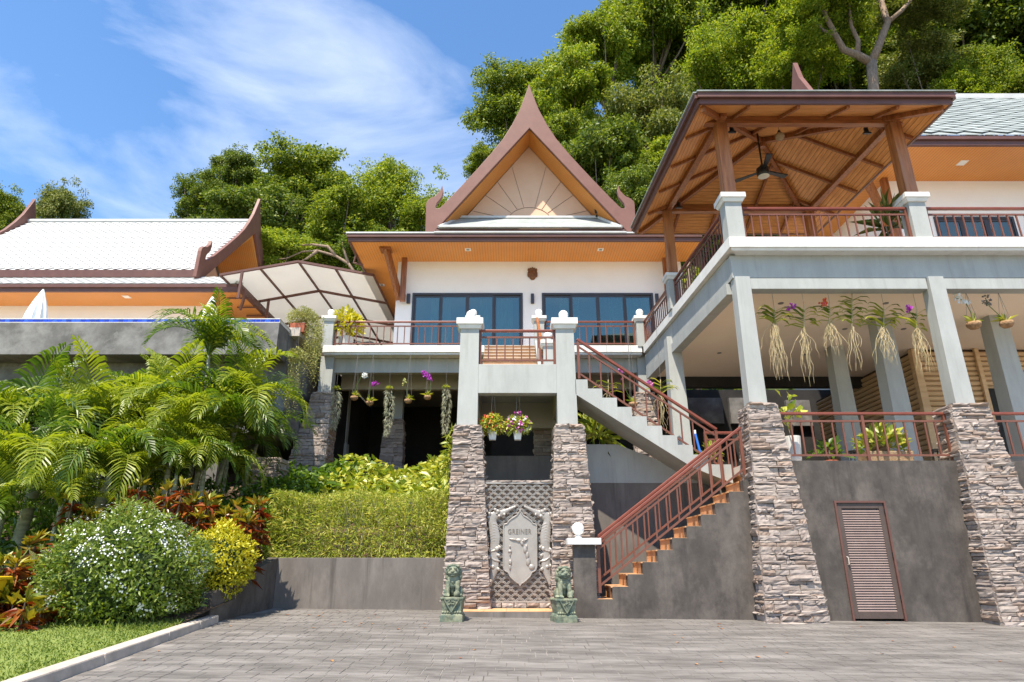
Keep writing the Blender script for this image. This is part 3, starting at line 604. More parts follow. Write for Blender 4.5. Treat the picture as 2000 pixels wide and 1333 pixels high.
# flight from the landing up to the deck
ds = thing('deck_stair', 'tan tiled flight between the tower landing and the deck', 'stair', (0, 19.5, 5.5))
ns = 14
for i in range(ns):
    y0 = 17.55 + i * .275; z0 = 5.42 + i * (8.22 - 5.42) / ns; z1 = z0 + .2
    MB().box(-.95, .80, y0, 21.45, z0, z1 - .025).build('riser', 'tile_tan', ds)
    MB().box(-.95, .80, y0 - .03, y0 + .26, z1 - .0245, z1 - .001).build('tread', 'kerb_concrete', ds)
MB().hexa([(.82, 17.4, 5.42), (.98, 17.4, 5.42), (.98, 21.4, 5.42), (.82, 21.4, 5.42)], [(.82, 17.4, 5.75), (.98, 17.4, 5.75), (.98, 21.4, 8.5), (.82, 21.4, 8.5)]).build('side_wall', 'paint_grey', ds)
np_ = thing('newel_post', 'short white capped post at the foot of the deck stair', 'post', (1.05, 17.4, 5.42))
cap_post(np_, 1.05, 17.4, 5.42, 6.9, .3, .46, .16)
globe('low white globe lamp at the foot of the deck stair', 1.05, 17.4, 7.06, .13)
hr = thing('timber_handrail', 'orange timber handrail sloping up the deck stair', 'handrail', (.9, 19.5, 6.5))
MB().bar((.9, 17.5, 6.75), (.9, 21.2, 9.25), .09, .12).build('rail', 'wood', hr, bevel=.01)
for y in (18.2, 19.4, 20.6): MB().box(.87, .93, y - .03, y + .03, lerp(5.8, 8.4, (y - 17.4) / 4), lerp(6.72, 9.2, (y - 17.5) / 3.7)).build('post', 'rail_brown', hr)
railing('tower landing railing between the two capped grey columns', (-.77, 14.62, 5.5), (1.03, 14.62, 5.5), .91, 9)
globe('white globe lamp on the left gate tower column', -1.02, 14.72, 6.66, .12)
globe('white globe lamp on the right gate tower column', 1.28, 14.72, 6.66, .12)
pillar('stone clad pillar on the left of the carved gate', (-1.40, -.46, 13.98, 15.05), gz(-1, 14) + .1, (-1.31, -.72, 14.36, 15.0), 3.97, faces='FLR', rowh=.072, ln=(.12, .45))
pillar('stone clad pillar between the carved gate and the lower stair', (.82, 1.80, 13.98, 15.05), gz(1.2, 14) + .1, (1.0, 1.62, 14.36, 15.0), 3.99, faces='FLR', rowh=.072, ln=(.12, .45))
# tiled step in front of the gate
st = thing('gate_step', 'low tan tiled step in front of the carved gate', 'step', (.1, 13.9, 0))
MB().hexa([(-1.0, 13.42, -.12), (1.22, 13.42, -.12), (1.22, 15, -.12), (-1.0, 15, -.12)], [(-1.0, 13.42, .115), (1.22, 13.42, .115), (1.22, 15, .115), (-1.0, 15, .115)]).build('step_block', 'stucco_mid', st)
for i in range(5):
    for j in range(2):
        x = -.995 + i * .443; y = 13.42 + j * .40
        MB().box(x, x + .438, y, y + .395, .1155, .128).build('floor_tile', 'tile_tan', st)
# dim passage behind the gate
pw = thing('passage_wall', 'dark grey rendered wall seen above the carved gate', 'wall', (.2, 16.2, 0))
MB().box(-.95, 1.15, 16.0, 16.25, 0, 3.55).build('wall_face', 'stucco_mid', pw)
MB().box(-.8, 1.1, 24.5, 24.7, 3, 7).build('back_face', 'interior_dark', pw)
pillar('dim stone clad pillar standing behind the hanging flower baskets', (.62, 1.12, 17.6, 18.1), 2.6, (.66, 1.06, 17.65, 18.05), 5.0, faces='FL', rowh=.13, ln=(.2, .5))

# ------------------------------------------------------------------ lower stair (dark wall, tan steps)
ls = thing('lower_stair', 'dark stucco stair with tan tiled steps climbing right', 'stair', (3.2, 13.9, 0))
X0, TR, RI, Z0 = 1.68, .315, .231, .34
prof = [(1.24, -.3), (5.15, -.3), (5.15, Z0 + 10 * RI)]
for i in range(10, 0, -1): prof += [(X0 + i * TR, Z0 + i * RI), (X0 + i * TR, Z0 + (i - 1) * RI)]
prof += [(X0, Z0), (X0, 1.36), (1.24, 1.36)]
MB().prism([(x, 13.5, z) for x, z in prof], (0, .22, 0)).build('side_wall', 'stucco_dark', ls)
for i in range(0, 12):
    xa = X0 + i * TR; za = Z0 + (i - 1) * RI if i else .1
    MB().box(xa + .0, xa + TR + .02 if i < 11 else 6.2, 13.722, 15.5 if i > 10 else 14.62, za - .02, Z0 + i * RI - .022).build('riser', 'tile_tan', ls)
    MB().box(xa - .02, xa + TR if i < 11 else 6.2, 13.51 if i < 10 else 13.73, 15.5 if i > 10 else 14.62, Z0 + i * RI - .0215, Z0 + i * RI + .004).build('tread', 'tile_tan', ls)
MB().box(1.12, 1.80, 13.38, 13.84, 1.363, 1.49).build('post_cap', 'paint_white', ls, bevel=.008)
globe('white globe lamp on the dark post beside the lower stair', 1.36, 13.6, 1.49, .125)
railing('sloping front railing of the lower stair', (1.76, 13.62, .45), (4.93, 13.62, .45 + 3.17 * RI / TR), 1.02, 13)
railing('sloping rear railing of the lower stair', (1.76, 14.5, .48), (4.75, 14.5, .48 + 2.99 * RI / TR), 1.02, 12)
# ------------------------------------------------------------------ upper stair (pale grey stringer)
us = thing('upper_stair', 'pale grey stair with stepped stringer descending right from the landing', 'stair', (3.2, 15, 3))
XA, TA, RA, ZA = 1.50, .335, .222, 5.12
prof = [(XA, ZA)]
for i in range(0, 9): prof += [(XA + .29 + i * TA, ZA - i * RA), (XA + .29 + i * TA, ZA - (i + 1) * RA)]
xe, ze = XA + .29 + 8 * TA, ZA - 9 * RA
prof += [(xe + .5, ze), (xe + .5, ze - .42), (XA + 2.6, ZA - 1.55 - .52), (XA, ZA - .36)]
MB().prism([(x, 14.5, z) for x, z in prof], (0, .16, 0)).build('stringer', 'paint_grey', us)
MB().prism([(XA, 14.66, ZA - .36), (XA + 2.6, 14.66, ZA - 2.07), (xe + .5, 14.66, ze - .42), (xe + .5, 14.66, ze - .22), (XA, 14.66, ZA - .2)], (0, 1.0, 0)).build('soffit_slab', 'paint_grey', us)
for i in range(0, 9):
    xb = XA + .29 + (i - 1) * TA if i else XA
    MB().box(xb, XA + .29 + i * TA, 14.662, 15.66, ZA - i * RA - RA, ZA - i * RA - .003).build('step', 'tile_tan', us)
MB().box(1.46, 1.51, 14.96, 15.9, 5.1, 5.42).build('landing_return', 'paint_grey', us)
railing('sloping railing of the upper stair from tower to terrace', (1.60, 14.57, 5.16), (4.72, 14.57, 5.16 - 3.12 * .70), 1.0, 12, ends=(True, True))
bw = thing('stair_back_wall', 'two tone wall under the upper stair, pale above dark stucco', 'wall', (3, 15.7, 0))
MB().box(1.55, 5.2, 15.67, 15.9, -.2, 2.84).build('lower_face', 'stucco_mid', bw)
MB().prism([(1.55, 15.66, 2.842), (4.6, 15.66, 2.842), (4.6, 15.66, 3.0), (2.6, 15.66, 3.78), (1.55, 15.66, 3.78)], (0, .23, 0)).build('upper_face', 'paint_grey', bw)
railing('short railing at the turn of the stair beside the pillar', (4.75, 15.5, TZ), (5.6, 15.5, TZ), 1.0, 5)
# ------------------------------------------------------------------ deck in front of the main house
DZ = 8.32
dk = thing('deck', 'raised deck with white edge in front of the main house', 'deck', (-1, 22, 4))
for x0, x1 in ((-6.75, -.98), (1.0, 4.63)):
    MB().box(x0, x1, 21.4, 21.9, DZ - .26, DZ).build('ledge', 'paint_white', dk, bevel=.012)
    MB().box(x0 + .05, x1, 21.45, 21.9, DZ - .33, DZ - .262).build('ledge_moulding', 'paint_white', dk)
    MB().box(x0 + .12, x1, 21.92, 22.2, 7.46, DZ - .332).build('front_beam', 'paint_grey', dk)
MB().box(-6.7, 7, 22.2, 35, 7.98, DZ - .08).build('deck_slab', 'under_beam', dk)
MB().box(-6.7, 7, 21.9, 35, DZ - .079, DZ - .03).build('deck_floor', 'floor_tile', dk)
MB().box(-6.5, 4.6, 23.3, 23.55, 7.2, 7.97).build('inner_beam', 'under_beam', dk)
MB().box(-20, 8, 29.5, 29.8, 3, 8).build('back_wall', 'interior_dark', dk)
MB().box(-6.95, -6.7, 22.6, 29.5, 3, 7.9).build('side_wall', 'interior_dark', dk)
cap_post(dk, -6.62, 21.62, DZ, 9.28, .36, .54, .17)
cap_post(dk, -1.42, 21.62, DZ, 9.28, .36, .54, .17)
cap_post(dk, .98, 21.62, DZ - .3, 9.28, .36, .54, .17)
globe('white globe lamp at the left end of the deck', -6.62, 21.62, 9.45, .135)
globe('white globe lamp on the deck post behind the left tower column', -1.42, 21.62, 9.45, .135)
globe('white globe lamp on the deck post at the stair head', .98, 21.62, 9.45, .135)
railing('deck railing on the left beside the yellow potted plant', (-6.38, 21.6, DZ), (-1.66, 21.6, DZ), .99, 19, post_every=0)
railing('deck railing on the right of the stair head', (1.22, 21.6, DZ), (4.42, 21.6, DZ), .99, 13)
pillar('stone clad pillar under the left end of the deck', (-7.55, -6.25, 21.2, 22.3), 3.6, (-6.95, -6.28, 21.55, 22.2), 6.62, (-6.85, -6.38, 21.66, 22.1), 7.99, faces='FR', rowh=.15, ln=(.25, .6))
pillar('small stone clad pillar in the shade under the deck', (-5.15, -4.25, 24.6, 25.3), 4.2, (-5.0, -4.32, 24.7, 25.2), 6.35, (-4.75, -4.36, 24.75, 25.1), 7.99, faces='FR', rowh=.16, ln=(.25, .6))
pillar('stone clad pillar under the deck beside the upper stair', (4.25, 5.15, 21.6, 22.4), 3.0, (4.35, 5.0, 21.7, 22.3), 6.65, (4.5, 4.9, 21.75, 22.2), 7.99, faces='FL', rowh=.15, ln=(.22, .55))
pillar('slim stone clad pillar under the deck behind the left tower column', (-1.75, -1.25, 21.9, 22.5), 3.6, (-1.7, -1.3, 22, 22.4), 6.7, (-1.65, -1.35, 22.0, 22.35), 7.99, faces='F', rowh=.15, ln=(.22, .5))
ug = thing('undercroft_column', 'plain grey column standing in the shade under the deck', 'column', (-7.2, 25.5, 4.3))
MB().frus((-7.15, -6.55, 25.2, 25.7), 4.1, (-7.1, -6.6, 25.25, 25.65), 5.5).build('plinth', 'paint_grey', ug)
MB().box(-6.98, -6.66, 25.3, 25.62, 5.5, 7.98).build('shaft', 'paint_grey', ug)
pillar('low stone clad pillar in the shade behind the palms', (-7.9, -6.8, 18.9, 19.8), 1.6, (-7.75, -6.9, 19.0, 19.75), 3.95, faces='FR', rowh=.14, ln=(.25, .6))

# ------------------------------------------------------------------ pool tank with blue tile rim
pl = thing('pool', 'raised grey pool tank with blue mosaic rim', 'pool', (-14, 22, 3))
MB().box(-24, -7.45, 19.0, 19.9, 7.2, 8.28).build('front_wall', 'pool_stucco', pl, bevel=.01)
MB().box(-24, -7.45, 19.02, 20.1, 8.281, 8.30).build('rim', 'paint_white', pl)
MB().box(-24, -7.47, 19.04, 20.0, 8.30, 8.40).build('rim_core', 'paint_white', pl)
MB().box(-24, -7.45, 19.02, 20.05, 8.401, 8.425).build('coping', 'paint_white', pl)
MB().hexa([(-24, 19.95, 4.9), (-7.3, 19.95, 4.9), (-7.0, 26, 4.9), (-24, 26, 4.9)], [(-24, 19.95, 8.2), (-7.46, 19.95, 8.2), (-7.2, 26, 8.2), (-24, 26, 8.2)]).build('tank', 'pool_stucco', pl)
MB().hexa([(-7.6, 20.06, 8.2), (-7.14, 20.06, 8.2), (-6.9, 24, 8.2), (-7.5, 24, 8.2)], [(-7.6, 20.06, 8.5), (-7.14, 20.06, 8.5), (-6.9, 24, 8.5), (-7.5, 24, 8.5)]).build('corner_coping', 'kerb_concrete', pl)
MB().box(-24, -7.7, 20.1, 23.2, 8.2, 8.33).build('pool_water', 'glass_teal', pl)
MB().box(-30, -7.0, 23.2, 30, 8.1, 8.34).build('pool_terrace', 'floor_tile', pl)
tl = MB().box(0, .138, 0, .02, 0, .084).mesh('rim_tile'); tl.materials.append(MATS['blue_tile'])
x = -7.62; k = 0
blue = []
for c in ((.008, .035, .38), (.014, .055, .50), (.03, .10, .56), (.006, .03, .33)):
    m = mat('blue_tile_%d' % k, c, rough=.15, spec=.6); k += 1
    t2 = tl.copy(); t2.materials.clear(); t2.materials.append(m); blue.append(t2)
while x > -17.6:
    link('rim_tile', random.choice(blue), None, pl, (x, 19.025, 8.308)); x -= .152
for xx in (-9.6, -13.2, -16.8): MB().box(xx - .3, xx + .3, 20.2, 20.8, 1.5, 5).build('leg', 'pool_stucco', pl)

# ------------------------------------------------------------------ gable outline shared by the houses (half outline, units of the photo crop about the axis)
GA = [(0, 60), (10, 90), (23, 125), (48, 190), (88, 265), (133, 335), (188, 402), (258, 480), (328, 555), (398, 628), (438, 668), (456, 684), (472, 685), (474, 676), (468, 660), (443, 630), (435, 600), (441, 569), (452, 598), (476, 623), (504, 636), (519, 650), (523, 668), (528, 803), (484, 803)]
GI = (0, 283)
def gable_pts(axis_px=602.0):
    right = GA + [GI]
    left = [(-a, b) for a, b in reversed(GA[1:])]
    return [(a, b) for a, b in GA] + [GI] + left   # tip, right outline, right foot, inner apex, left foot, left outline

# ------------------------------------------------------------------ main house
mh = thing('main_house', 'white main house with tall brown pointed gable', 'house', (.8, 25, DZ))
WY, SO = 24.5, 13.15
WX0, WX1 = PX(778, 512, WY), 7.2
doorA = (PX(806, 573, WY), PX(1021, 573, WY)); doorB = (PX(1058, 573, WY), PX(1275, 573, WY)); DT = PZ(573, WY)
def wallbox(x0, x1, z0, z1): MB().box(x0, x1, WY, WY + .25, z0, z1).build('wall', 'house_wall', mh)
wallbox(WX0, doorA[0], DZ - .1, DT); wallbox(doorA[1], doorB[0], DZ - .1, DT); wallbox(doorB[1], WX1, DZ - .1, DT); wallbox(WX0, WX1, DT + .001, SO)
MB().box(WX0 + .01, WX0 + .25, WY + .26, 35, DZ - .1, SO - .002).build('wall', 'house_wall', mh)
MB().box(WX0 + .3, WX1, 27.5, 27.6, DZ, SO).build('inner_wall', 'room_wall', mh)
for (a, b) in (doorA, doorB):
    sd = MB(); t = .085
    sd.box(a + .002, b - .002, WY - .03, WY + .1, DT - t, DT - .002); sd.box(a + .002, a + t, WY - .03, WY + .1, DZ, DT - t); sd.box(b - t, b - .002, WY - .03, WY + .1, DZ, DT - t)
    sdo = sd.build('sliding_door', 'alu_dark', mh)
    w = (b - a - 2 * t) / 4
    for i in range(4):
        x0 = a + t + i * w; yy = WY + (.02 if i in (1, 2) else .06); ff = .075
        f = MB(); f.box(x0, x0 + ff, yy - .02, yy + .02, DZ + .02, DT - t); f.box(x0 + w - ff, x0 + w, yy - .02, yy + .02, DZ + .02, DT - t); f.box(x0 + ff, x0 + w - ff, yy - .02, yy + .02, DT - t - .09, DT - t - .001); f.box(x0 + ff, x0 + w - ff, yy - .02, yy + .02, DZ + .02, DZ + .12)
        f.build('door_leaf', 'alu_dark', sdo)
        MB().box(x0 + ff, x0 + w - ff, yy - .004, yy + .004, DZ + .12, DT - t - .09).build('pane', 'door_glass', sdo)
        # curtains a little behind the glass
        c0_, c1_ = ((x0 + w * .6, x0 + w), (x0, x0 + w * .35), (x0 + w * .45, x0 + w * .95), (x0 + w * .1, x0 + w * .7))[i]
        cu = MB(); nf_ = 9
        cu.add([(lerp(c0_, c1_, k / nf_), WY + .32 + .05 * (k % 2), z) for z in (DZ, DT - .1) for k in range(nf_ + 1)], [(k, k + 1, nf_ + 2 + k, nf_ + 1 + k) for k in range(nf_)]); cu.build('curtain', 'curtain', sdo)
# eaves
EY, EX0, EX1 = 22.6, PX(680, 462, 22.6), 7.6
def ex(y): return EX0 - .069 * (y - 22.6) * .3
MB().hexa([(EX0 + .1, EY + .1, SO), (EX1, EY + .1, SO), (EX1, WY, SO), (EX0 + .1, WY, SO)], [(EX0 + .1, EY + .1, SO + .04), (EX1, EY + .1, SO + .04), (EX1, WY, SO + .04), (EX0 + .1, WY, SO + .04)]).build('eave_soffit', 'soffit_x', mh)
MB().box(EX0 + .1, WX0, WY, 36, SO, SO + .04).build('eave_soffit', 'soffit_y', mh)
f = MB(); f.box(EX0, EX1, EY, EY + .1, SO - .03, SO + .13); f.box(EX0 - .05, EX1, EY - .07, EY + .1, SO + .131, SO + .27); f.build('fascia', 'fascia', mh, bevel=.01)
f = MB(); f.box(EX0, EX0 + .1, EY + .1, 36, SO - .03, SO + .13); f.box(EX0 - .05, EX0 + .1, EY + .1, 36, SO + .131, SO + .27); f.build('fascia', 'fascia', mh)
MB().tube([(EX0 - .02, EY + 1.5, SO + .12), (EX0 - .1, EY + 1.5, SO - .25), (EX0 + .3, EY + 1.5, SO - .35)], .05, 8).build('downpipe', 'fascia', mh)
rz = SO + .28
rf = MB().add([(EX0 - .08, EY - .1, rz), (EX1, EY - .1, rz), (EX1, 29.3, rz + 2.6), (EX0 + 6.7, 29.3, rz + 2.6), (EX0 - .08, 36, rz)], [(0, 1, 2, 3), (0, 3, 4)]).build('roof', 'roof_white', mh)
MB().box(EX0 - .08, EX1, EY - .1, EY + .1, rz - .002, rz + .06).build('roof_edge', 'roof_white', mh)
# gable
GY = 22.75; gx, gy_, k_ = None, None, None
AX = PX(800 + 602 / 2.5635, 300, GY)
def gp(u, v, Y=GY):
    q = P(800 + (602 + u) / 2.5635, 140 + v / 2.5635, GY); return Vector((q.x, Y, q.z))
pts = gable_pts()
out = [gp(u, v) for u, v in pts]
for q, (u, v) in zip(out, pts):
    m_ = gp(-u, v); 
    q.x = AX + (q.x - m_.x) / 2
gab = MB().prism(out, (0, .16, 0)).build('gable_bargeboard', 'bargeboard', mh, bevel=.02)
ia, ifr = gp(*GI), gp(484, 803); hw = ifr.x - AX
for s in (-1, 1):
    a, b = Vector((AX, GY + .16, ia.z)), Vector((AX + s * hw, GY + .16, ifr.z))
    MB().prism([a, b, b + Vector((s * .2, 0, .1)), a + Vector((0, 0, .25))], (0, 1.14, 0)).build('gable_soffit', 'soffit_y', mh)
    MB().prism([a + Vector((0, .0, .26)), b + Vector((s * .25, 0, .12)), b + Vector((s * .35, 0, .2)), a + Vector((0, 0, .45))], (0, 9, 0)).build('gable_roof', 'roof_white', mh)
TY = GY + 1.3
MB().prism([(AX, TY, ia.z - .02), (AX - hw * .99, TY, ifr.z), (AX + hw * .99, TY, ifr.z)], (0, .1, 0)).build('tympanum', 'tympanum', mh)
# sunburst lines on the tympanum, proud of the face
tz0 = 14.8; slope = (ia.z - ifr.z) / hw
arc = [Vector((AX + .95 * math.cos(t), TY - .004, tz0 + .72 * math.sin(t))) for t in np.linspace(0, math.pi, 19)]
mbk = MB()
for a, b in zip(arc, arc[1:]): mbk.bar(a, b, .008, .03, up=(0, 1, 0))
mbk.build('sunburst_arc', 'line_dark', mh)
for dg in (14, 38, 58, 76, 104, 122, 142, 166):
    d = Vector((math.cos(R(dg)), 0, math.sin(R(dg)))); a = Vector((AX + 1.0 * d.x, TY - .004, tz0 + .74 * d.z)); 
    # meet the sloping edge: z = ia.z - slope*|x-AX|
    tt = (ia.z - .06 - slope * abs(a.x - AX) - a.z) / (d.z + slope * abs(d.x))
    MB().bar(a, a + d * tt, .008, .028, up=(0, 1, 0)).build('sunburst_ray', 'line_dark', mh)
# small pent roof at the foot of the gable
za, zb2 = PZ(445, 22.5), PZ(427, 23.75)
xl, xr = PX(858, 445, 22.5), PX(1213, 445, 22.5); xl2, xr2 = PX(893, 427, 23.75), PX(1170, 427, 23.75)
MB().add([(xl, 22.5, za), (xr, 22.5, za), (xr2, 23.75, zb2), (xl2, 23.75, zb2)], [(0, 1, 2, 3)]).build('pent_roof', 'roof_grey', mh)
e = MB(); up = Vector((0, 0, .04))
for a, b in (((xl, 22.5, za), (xr, 22.5, za)), ((xr, 22.5, za), (xr2, 23.75, zb2)), ((xl, 22.5, za), (xl2, 23.75, zb2)), ((xl2, 23.75, zb2), (xr2, 23.75, zb2))): e.bar(Vector(a) + up, Vector(b) + up, .16, .1)
e.build('pent_roof_edge', 'roof_white', mh)
MB().box(xl - .15, xr + .15, 22.56, 22.9, SO + .36, za - .03).build('pent_fascia', 'fascia', mh)
MB().box(xl - .2, xr + .2, 22.48, 22.9, SO + .3, SO + .359).build('pent_trim', 'roof_white', mh)
# braces and posts at the corners
br = MB(); br.box(PX(786, 500, 24.2), PX(796, 500, 24.2), 24.1, 24.28, 11.2, SO); br.build('eave_post', 'wood', mh)
MB().bar((PX(752, 512, 23.2), 23.3, SO - .02), (PX(780, 598, 24.3), 24.3, 11.3), .16, .3).build('eave_brace', 'wood', mh)
MB().box(PX(752, 512, 23.2) - .25, PX(752, 512, 23.2) + .2, 23.1, 23.6, SO - .08, SO - .001).build('brace_plate', 'wood', mh)
MB().box(PX(1293, 500, 24.2), PX(1304, 500, 24.2), 24.1, 24.28, 11.2, SO).build('eave_post', 'wood', mh)
MB().bar((PX(1318, 512, 23.2), 23.3, SO - .02), (PX(1305, 598, 24.3), 24.3, 11.3), .16, .3).build('eave_brace', 'wood', mh)
for (px, py) in ((914, 488), (1173, 488), (746, 557), (763, 612)):
    ee = PITCH - math.atan((py - 666.5) / FPX); y = (SO - .006 - CAM_Z) / math.tan(ee); x = PX(px, py, y)
    MB().box(x - .12, x + .12, y - .12, y + .12, SO - .012, SO - .002).build('downlight', 'light_lens', mh)
    MB().box(x - .06, x + .06, y - .06, y + .06, SO - .016, SO - .0125).build('downlight_lens', 'wire', mh)
for px, lab in ((798, 'dark wall light left of the left glass doors'), (1040, 'dark wall light between the two glass door sets'), (1283, 'dark wall light right of the right glass doors')):
    q = P(px, 584, WY - .06)
    t = thing('wall_light', lab, 'wall light', (q.x, WY, q.z), 'dark wall lights on the main house')
    MB().box(q.x - .07, q.x + .07, WY - .12, WY - .03, q.z - .22, q.z + .22).build('lamp_body', 'alu_dark', t, bevel=.015)
    MB().box(q.x - .04, q.x + .04, WY - .03, WY, q.z - .06, q.z + .06).build('lamp_bracket', 'alu_dark', t)
for px in (893, 1165):
    q = P(px, 417, 23.6)
    t = thing('gable_spotlight', 'small black spotlight at the %s foot of the gable' % ('left' if px < 1000 else 'right'), 'spotlight', q, 'gable spotlights')
    MB().tube([q, q + Vector((0, -.12, .12))], [.07, .1], 10).build('lamp_head', 'black_metal', t); MB().box(q.x - .03, q.x + .03, q.y, q.y + .3, q.z - .14, q.z - .06).build('lamp_arm', 'black_metal', t)
# carved mask on the wall
q = P(1040, 537, WY - .05)
mk = thing('carved_mask', 'dark carved wooden mask on the white wall', 'mask', (q.x, WY, q.z))
m_ = MB(); c = Vector((q.x, WY - .03, q.z))
m_.ball(c, (.17, .1, .24)); m_.ball(c + Vector((0, -.09, 0)), (.035, .05, .08)); m_.ball(c + Vector((-.07, -.075, .06)), (.045, .03, .03)); m_.ball(c + Vector((.07, -.075, .06)), (.045, .03, .03)); m_.ball(c + Vector((0, -.085, -.12)), (.07, .03, .025))
for i in range(5): m_.ball(c + Vector((-.16 + .08 * i, -.02, .22 + .03 * (2 - abs(i - 2)))), (.05, .06, .08))
for s in (-1, 1): m_.ball(c + Vector((s * .17, -.01, .02)), (.05, .05, .14))
m_.build('mask_face', 'carved_wood', mk, remesh=.012)

# ------------------------------------------------------------------ diamond roof tiles
def tile_geo(w, h, th=.018):
    t = MB(); v = [(0, -h / 2, .045), (w / 2, 0, .022), (0, h / 2, 0), (-w / 2, 0, .022)]
    t.add([(a, b, c - th) for a, b, c in v] + v, [(4, 5, 6, 7), (0, 1, 5, 4), (3, 0, 4, 7), (1, 2, 6, 5), (2, 3, 7, 6)]); return t
def roof_tiles(parent, O, U, V_, ulen, vlen, w, h, m, single, inset=lambda s: (0, 0), maxn=300):
    O, U, V_ = Vector(O), Vector(U).normalized(), Vector(V_).normalized(); N_ = U.cross(V_).normalized()
    rot = Matrix((U, V_, N_)).transposed(); g = tile_geo(w * .982, h * .982); me = g.mesh('roof_tile'); me.materials.append(MATS[m])
    joined = MB(); j = 0; cnt = 0; s = h * .5
    while s < vlen - h * .3:
        u0, u1 = inset(s); u = u0 + (w / 2 if j % 2 else 0)
        while u <= ulen - u1:
            c = O + U * u + V_ * s + N_ * .01
            if single and cnt < maxn:
                link('roof_tile', me, None, parent, c, rot.to_euler()); cnt += 1
            else: joined.add([c + rot @ Vector(v) for v in g.v], g.f)
            u += w
        s += h / 2; j += 1
    if joined.v:
        o = joined.build('roof_tile_field', m, parent); o['kind'] = 'stuff'

# ------------------------------------------------------------------ left house
lh = thing('left_house', 'left house with white tiled roof and pointed gable ends', 'house', (-20, 30, 8))
RL, RR = -27.6, -14.75; RY, RZ, EYu, EZu = 32.0, 19.35, 27.0, 13.95
def lroof(s):   # slope points
    return None
v = Vector((0, RY - EYu, RZ - EZu)); vl = v.length
MB().hexa([(RL, EYu, EZu - .12), (RR, EYu, EZu - .12), (RR, RY, RZ - .12), (RL, RY, RZ - .12)], [(RL, EYu, EZu), (RR, EYu, EZu), (RR, RY, RZ), (RL, RY, RZ)]).build('roof', 'roof_white', lh)
MB().hexa([(RL, RY + .01, RZ - .12), (RR, RY + .01, RZ - .12), (RR, 37, EZu - .12), (RL, 37, EZu - .12)], [(RL, RY + .01, RZ), (RR, RY + .01, RZ), (RR, 37, EZu), (RL, 37, EZu)]).build('rear_roof', 'roof_white', lh)
roof_tiles(lh, (RL + .2, EYu, EZu), (1, 0, 0), v, RR - RL - .3, vl, .46, .40, 'roof_white', False)
MB().tube([(RL, RY, RZ + .05), (RR, RY, RZ + .05)], .15, 8).build('ridge_cap', 'roof_white', lh)
MB().box(RL, RR, EYu - .06, EYu + .05, EZu - .38, EZu - .01).build('fascia', 'fascia', lh)
# skirt roof
SX, SY, SZ = PX(470, 556, 26.0), 26.0, PZ(556, 26.0)
MB().add([(-30, SY, SZ), (SX, SY, SZ), (SX - 1.3, 27.25, SZ + .95), (-30, 27.25, SZ + .95)], [(0, 1, 2, 3)]).build('skirt_roof', 'roof_grey', lh)
MB().add([(SX, SY, SZ), (SX, 38, SZ), (SX - 1.3, 36.8, SZ + .95), (SX - 1.3, 27.25, SZ + .95)], [(0, 1, 2, 3)]).build('skirt_roof', 'roof_grey', lh)
MB().bar((SX, SY, SZ + .05), (SX - 1.4, 27.3, SZ + 1.0), .22, .12).build('hip_cap', 'roof_white', lh)
vs = Vector((0, 1.25, .95)); roof_tiles(lh, (-26, SY, SZ), (1, 0, 0), vs, 13.3, vs.length, .46, .40, 'roof_white', False)
f = MB(); f.box(-30, SX, SY - .08, SY + .1, SZ - .16, SZ - .005); f.box(-30, SX, SY, SY + .12, SZ - .34, SZ - .161); f.build('skirt_fascia', 'fascia', lh)
MB().box(SX - .1, SX + .08, SY - .08, 38, SZ - .3, SZ - .006).build('skirt_fascia', 'fascia', lh)
MB().box(-30, SX - .1, SY + .13, 27.9, SZ - .3, SZ - .26).build('eave_soffit', 'soffit_x', lh)
MB().box(SX - 2.3, SX - .1, 27.9, 38, SZ - .3, SZ - .26).build('eave_soffit', 'soffit_y', lh)
MB().box(-30, SX - 2.2, 27.8, 28.0, 8, SZ - .301).build('wall', 'house_wall', lh)
MB().box(SX - 2.4, SX - 2.2, 28.0, 37, 8, SZ - .301).build('wall', 'house_wall', lh)
MB().tube([(SX + .1, SY + .2, SZ - .15), (SX + .1, SY + .3, SZ - .55), (SX - .3, SY + 1.0, SZ - .8)], .07, 8).build('downpipe', 'fascia', lh)
qx = PX(248, 577, 26.7); MB().box(qx - .15, qx + .15, 26.55, 26.85, SZ - .312, SZ - .302).build('downlight', 'light_lens', lh)
# gable ends: the same pointed bargeboard turned to face sideways
def side_gable(xp, thick, name='gable_bargeboard'):
    hwG = max(abs(u) for u, _ in pts); z0g, z1g = EZu - .5, 20.9
    poly = []
    for (u, vv) in pts:
        poly.append((xp, RY - u / hwG * 5.35, lerp(z1g, z0g, (vv - 60) / (803 - 60))))
    return MB().prism(poly, (thick, 0, 0)).build(name, 'bargeboard', lh, bevel=.02)
side_gable(RR, .18); side_gable(RL - .18, .18)
ga = 14.95
MB().prism([(RR - 2.4, RY, 17.9), (RR - 2.4, EYu + .2, EZu - .2), (RR - 2.4, 2 * RY - EYu - .2, EZu - .2)], (.1, 0, 0)).build('tympanum', 'tympanum', lh)
for s in (-1, 1):
    MB().prism([(RR - 2.29, RY, 18.3), (RR - 2.29, RY + s * 5.0, EZu - .25), (RR - 2.29, RY + s * 5.0, EZu - .13), (RR - 2.29, RY, 19.1)], (2.28, 0, 0)).build('gable_soffit', 'soffit_x', lh)

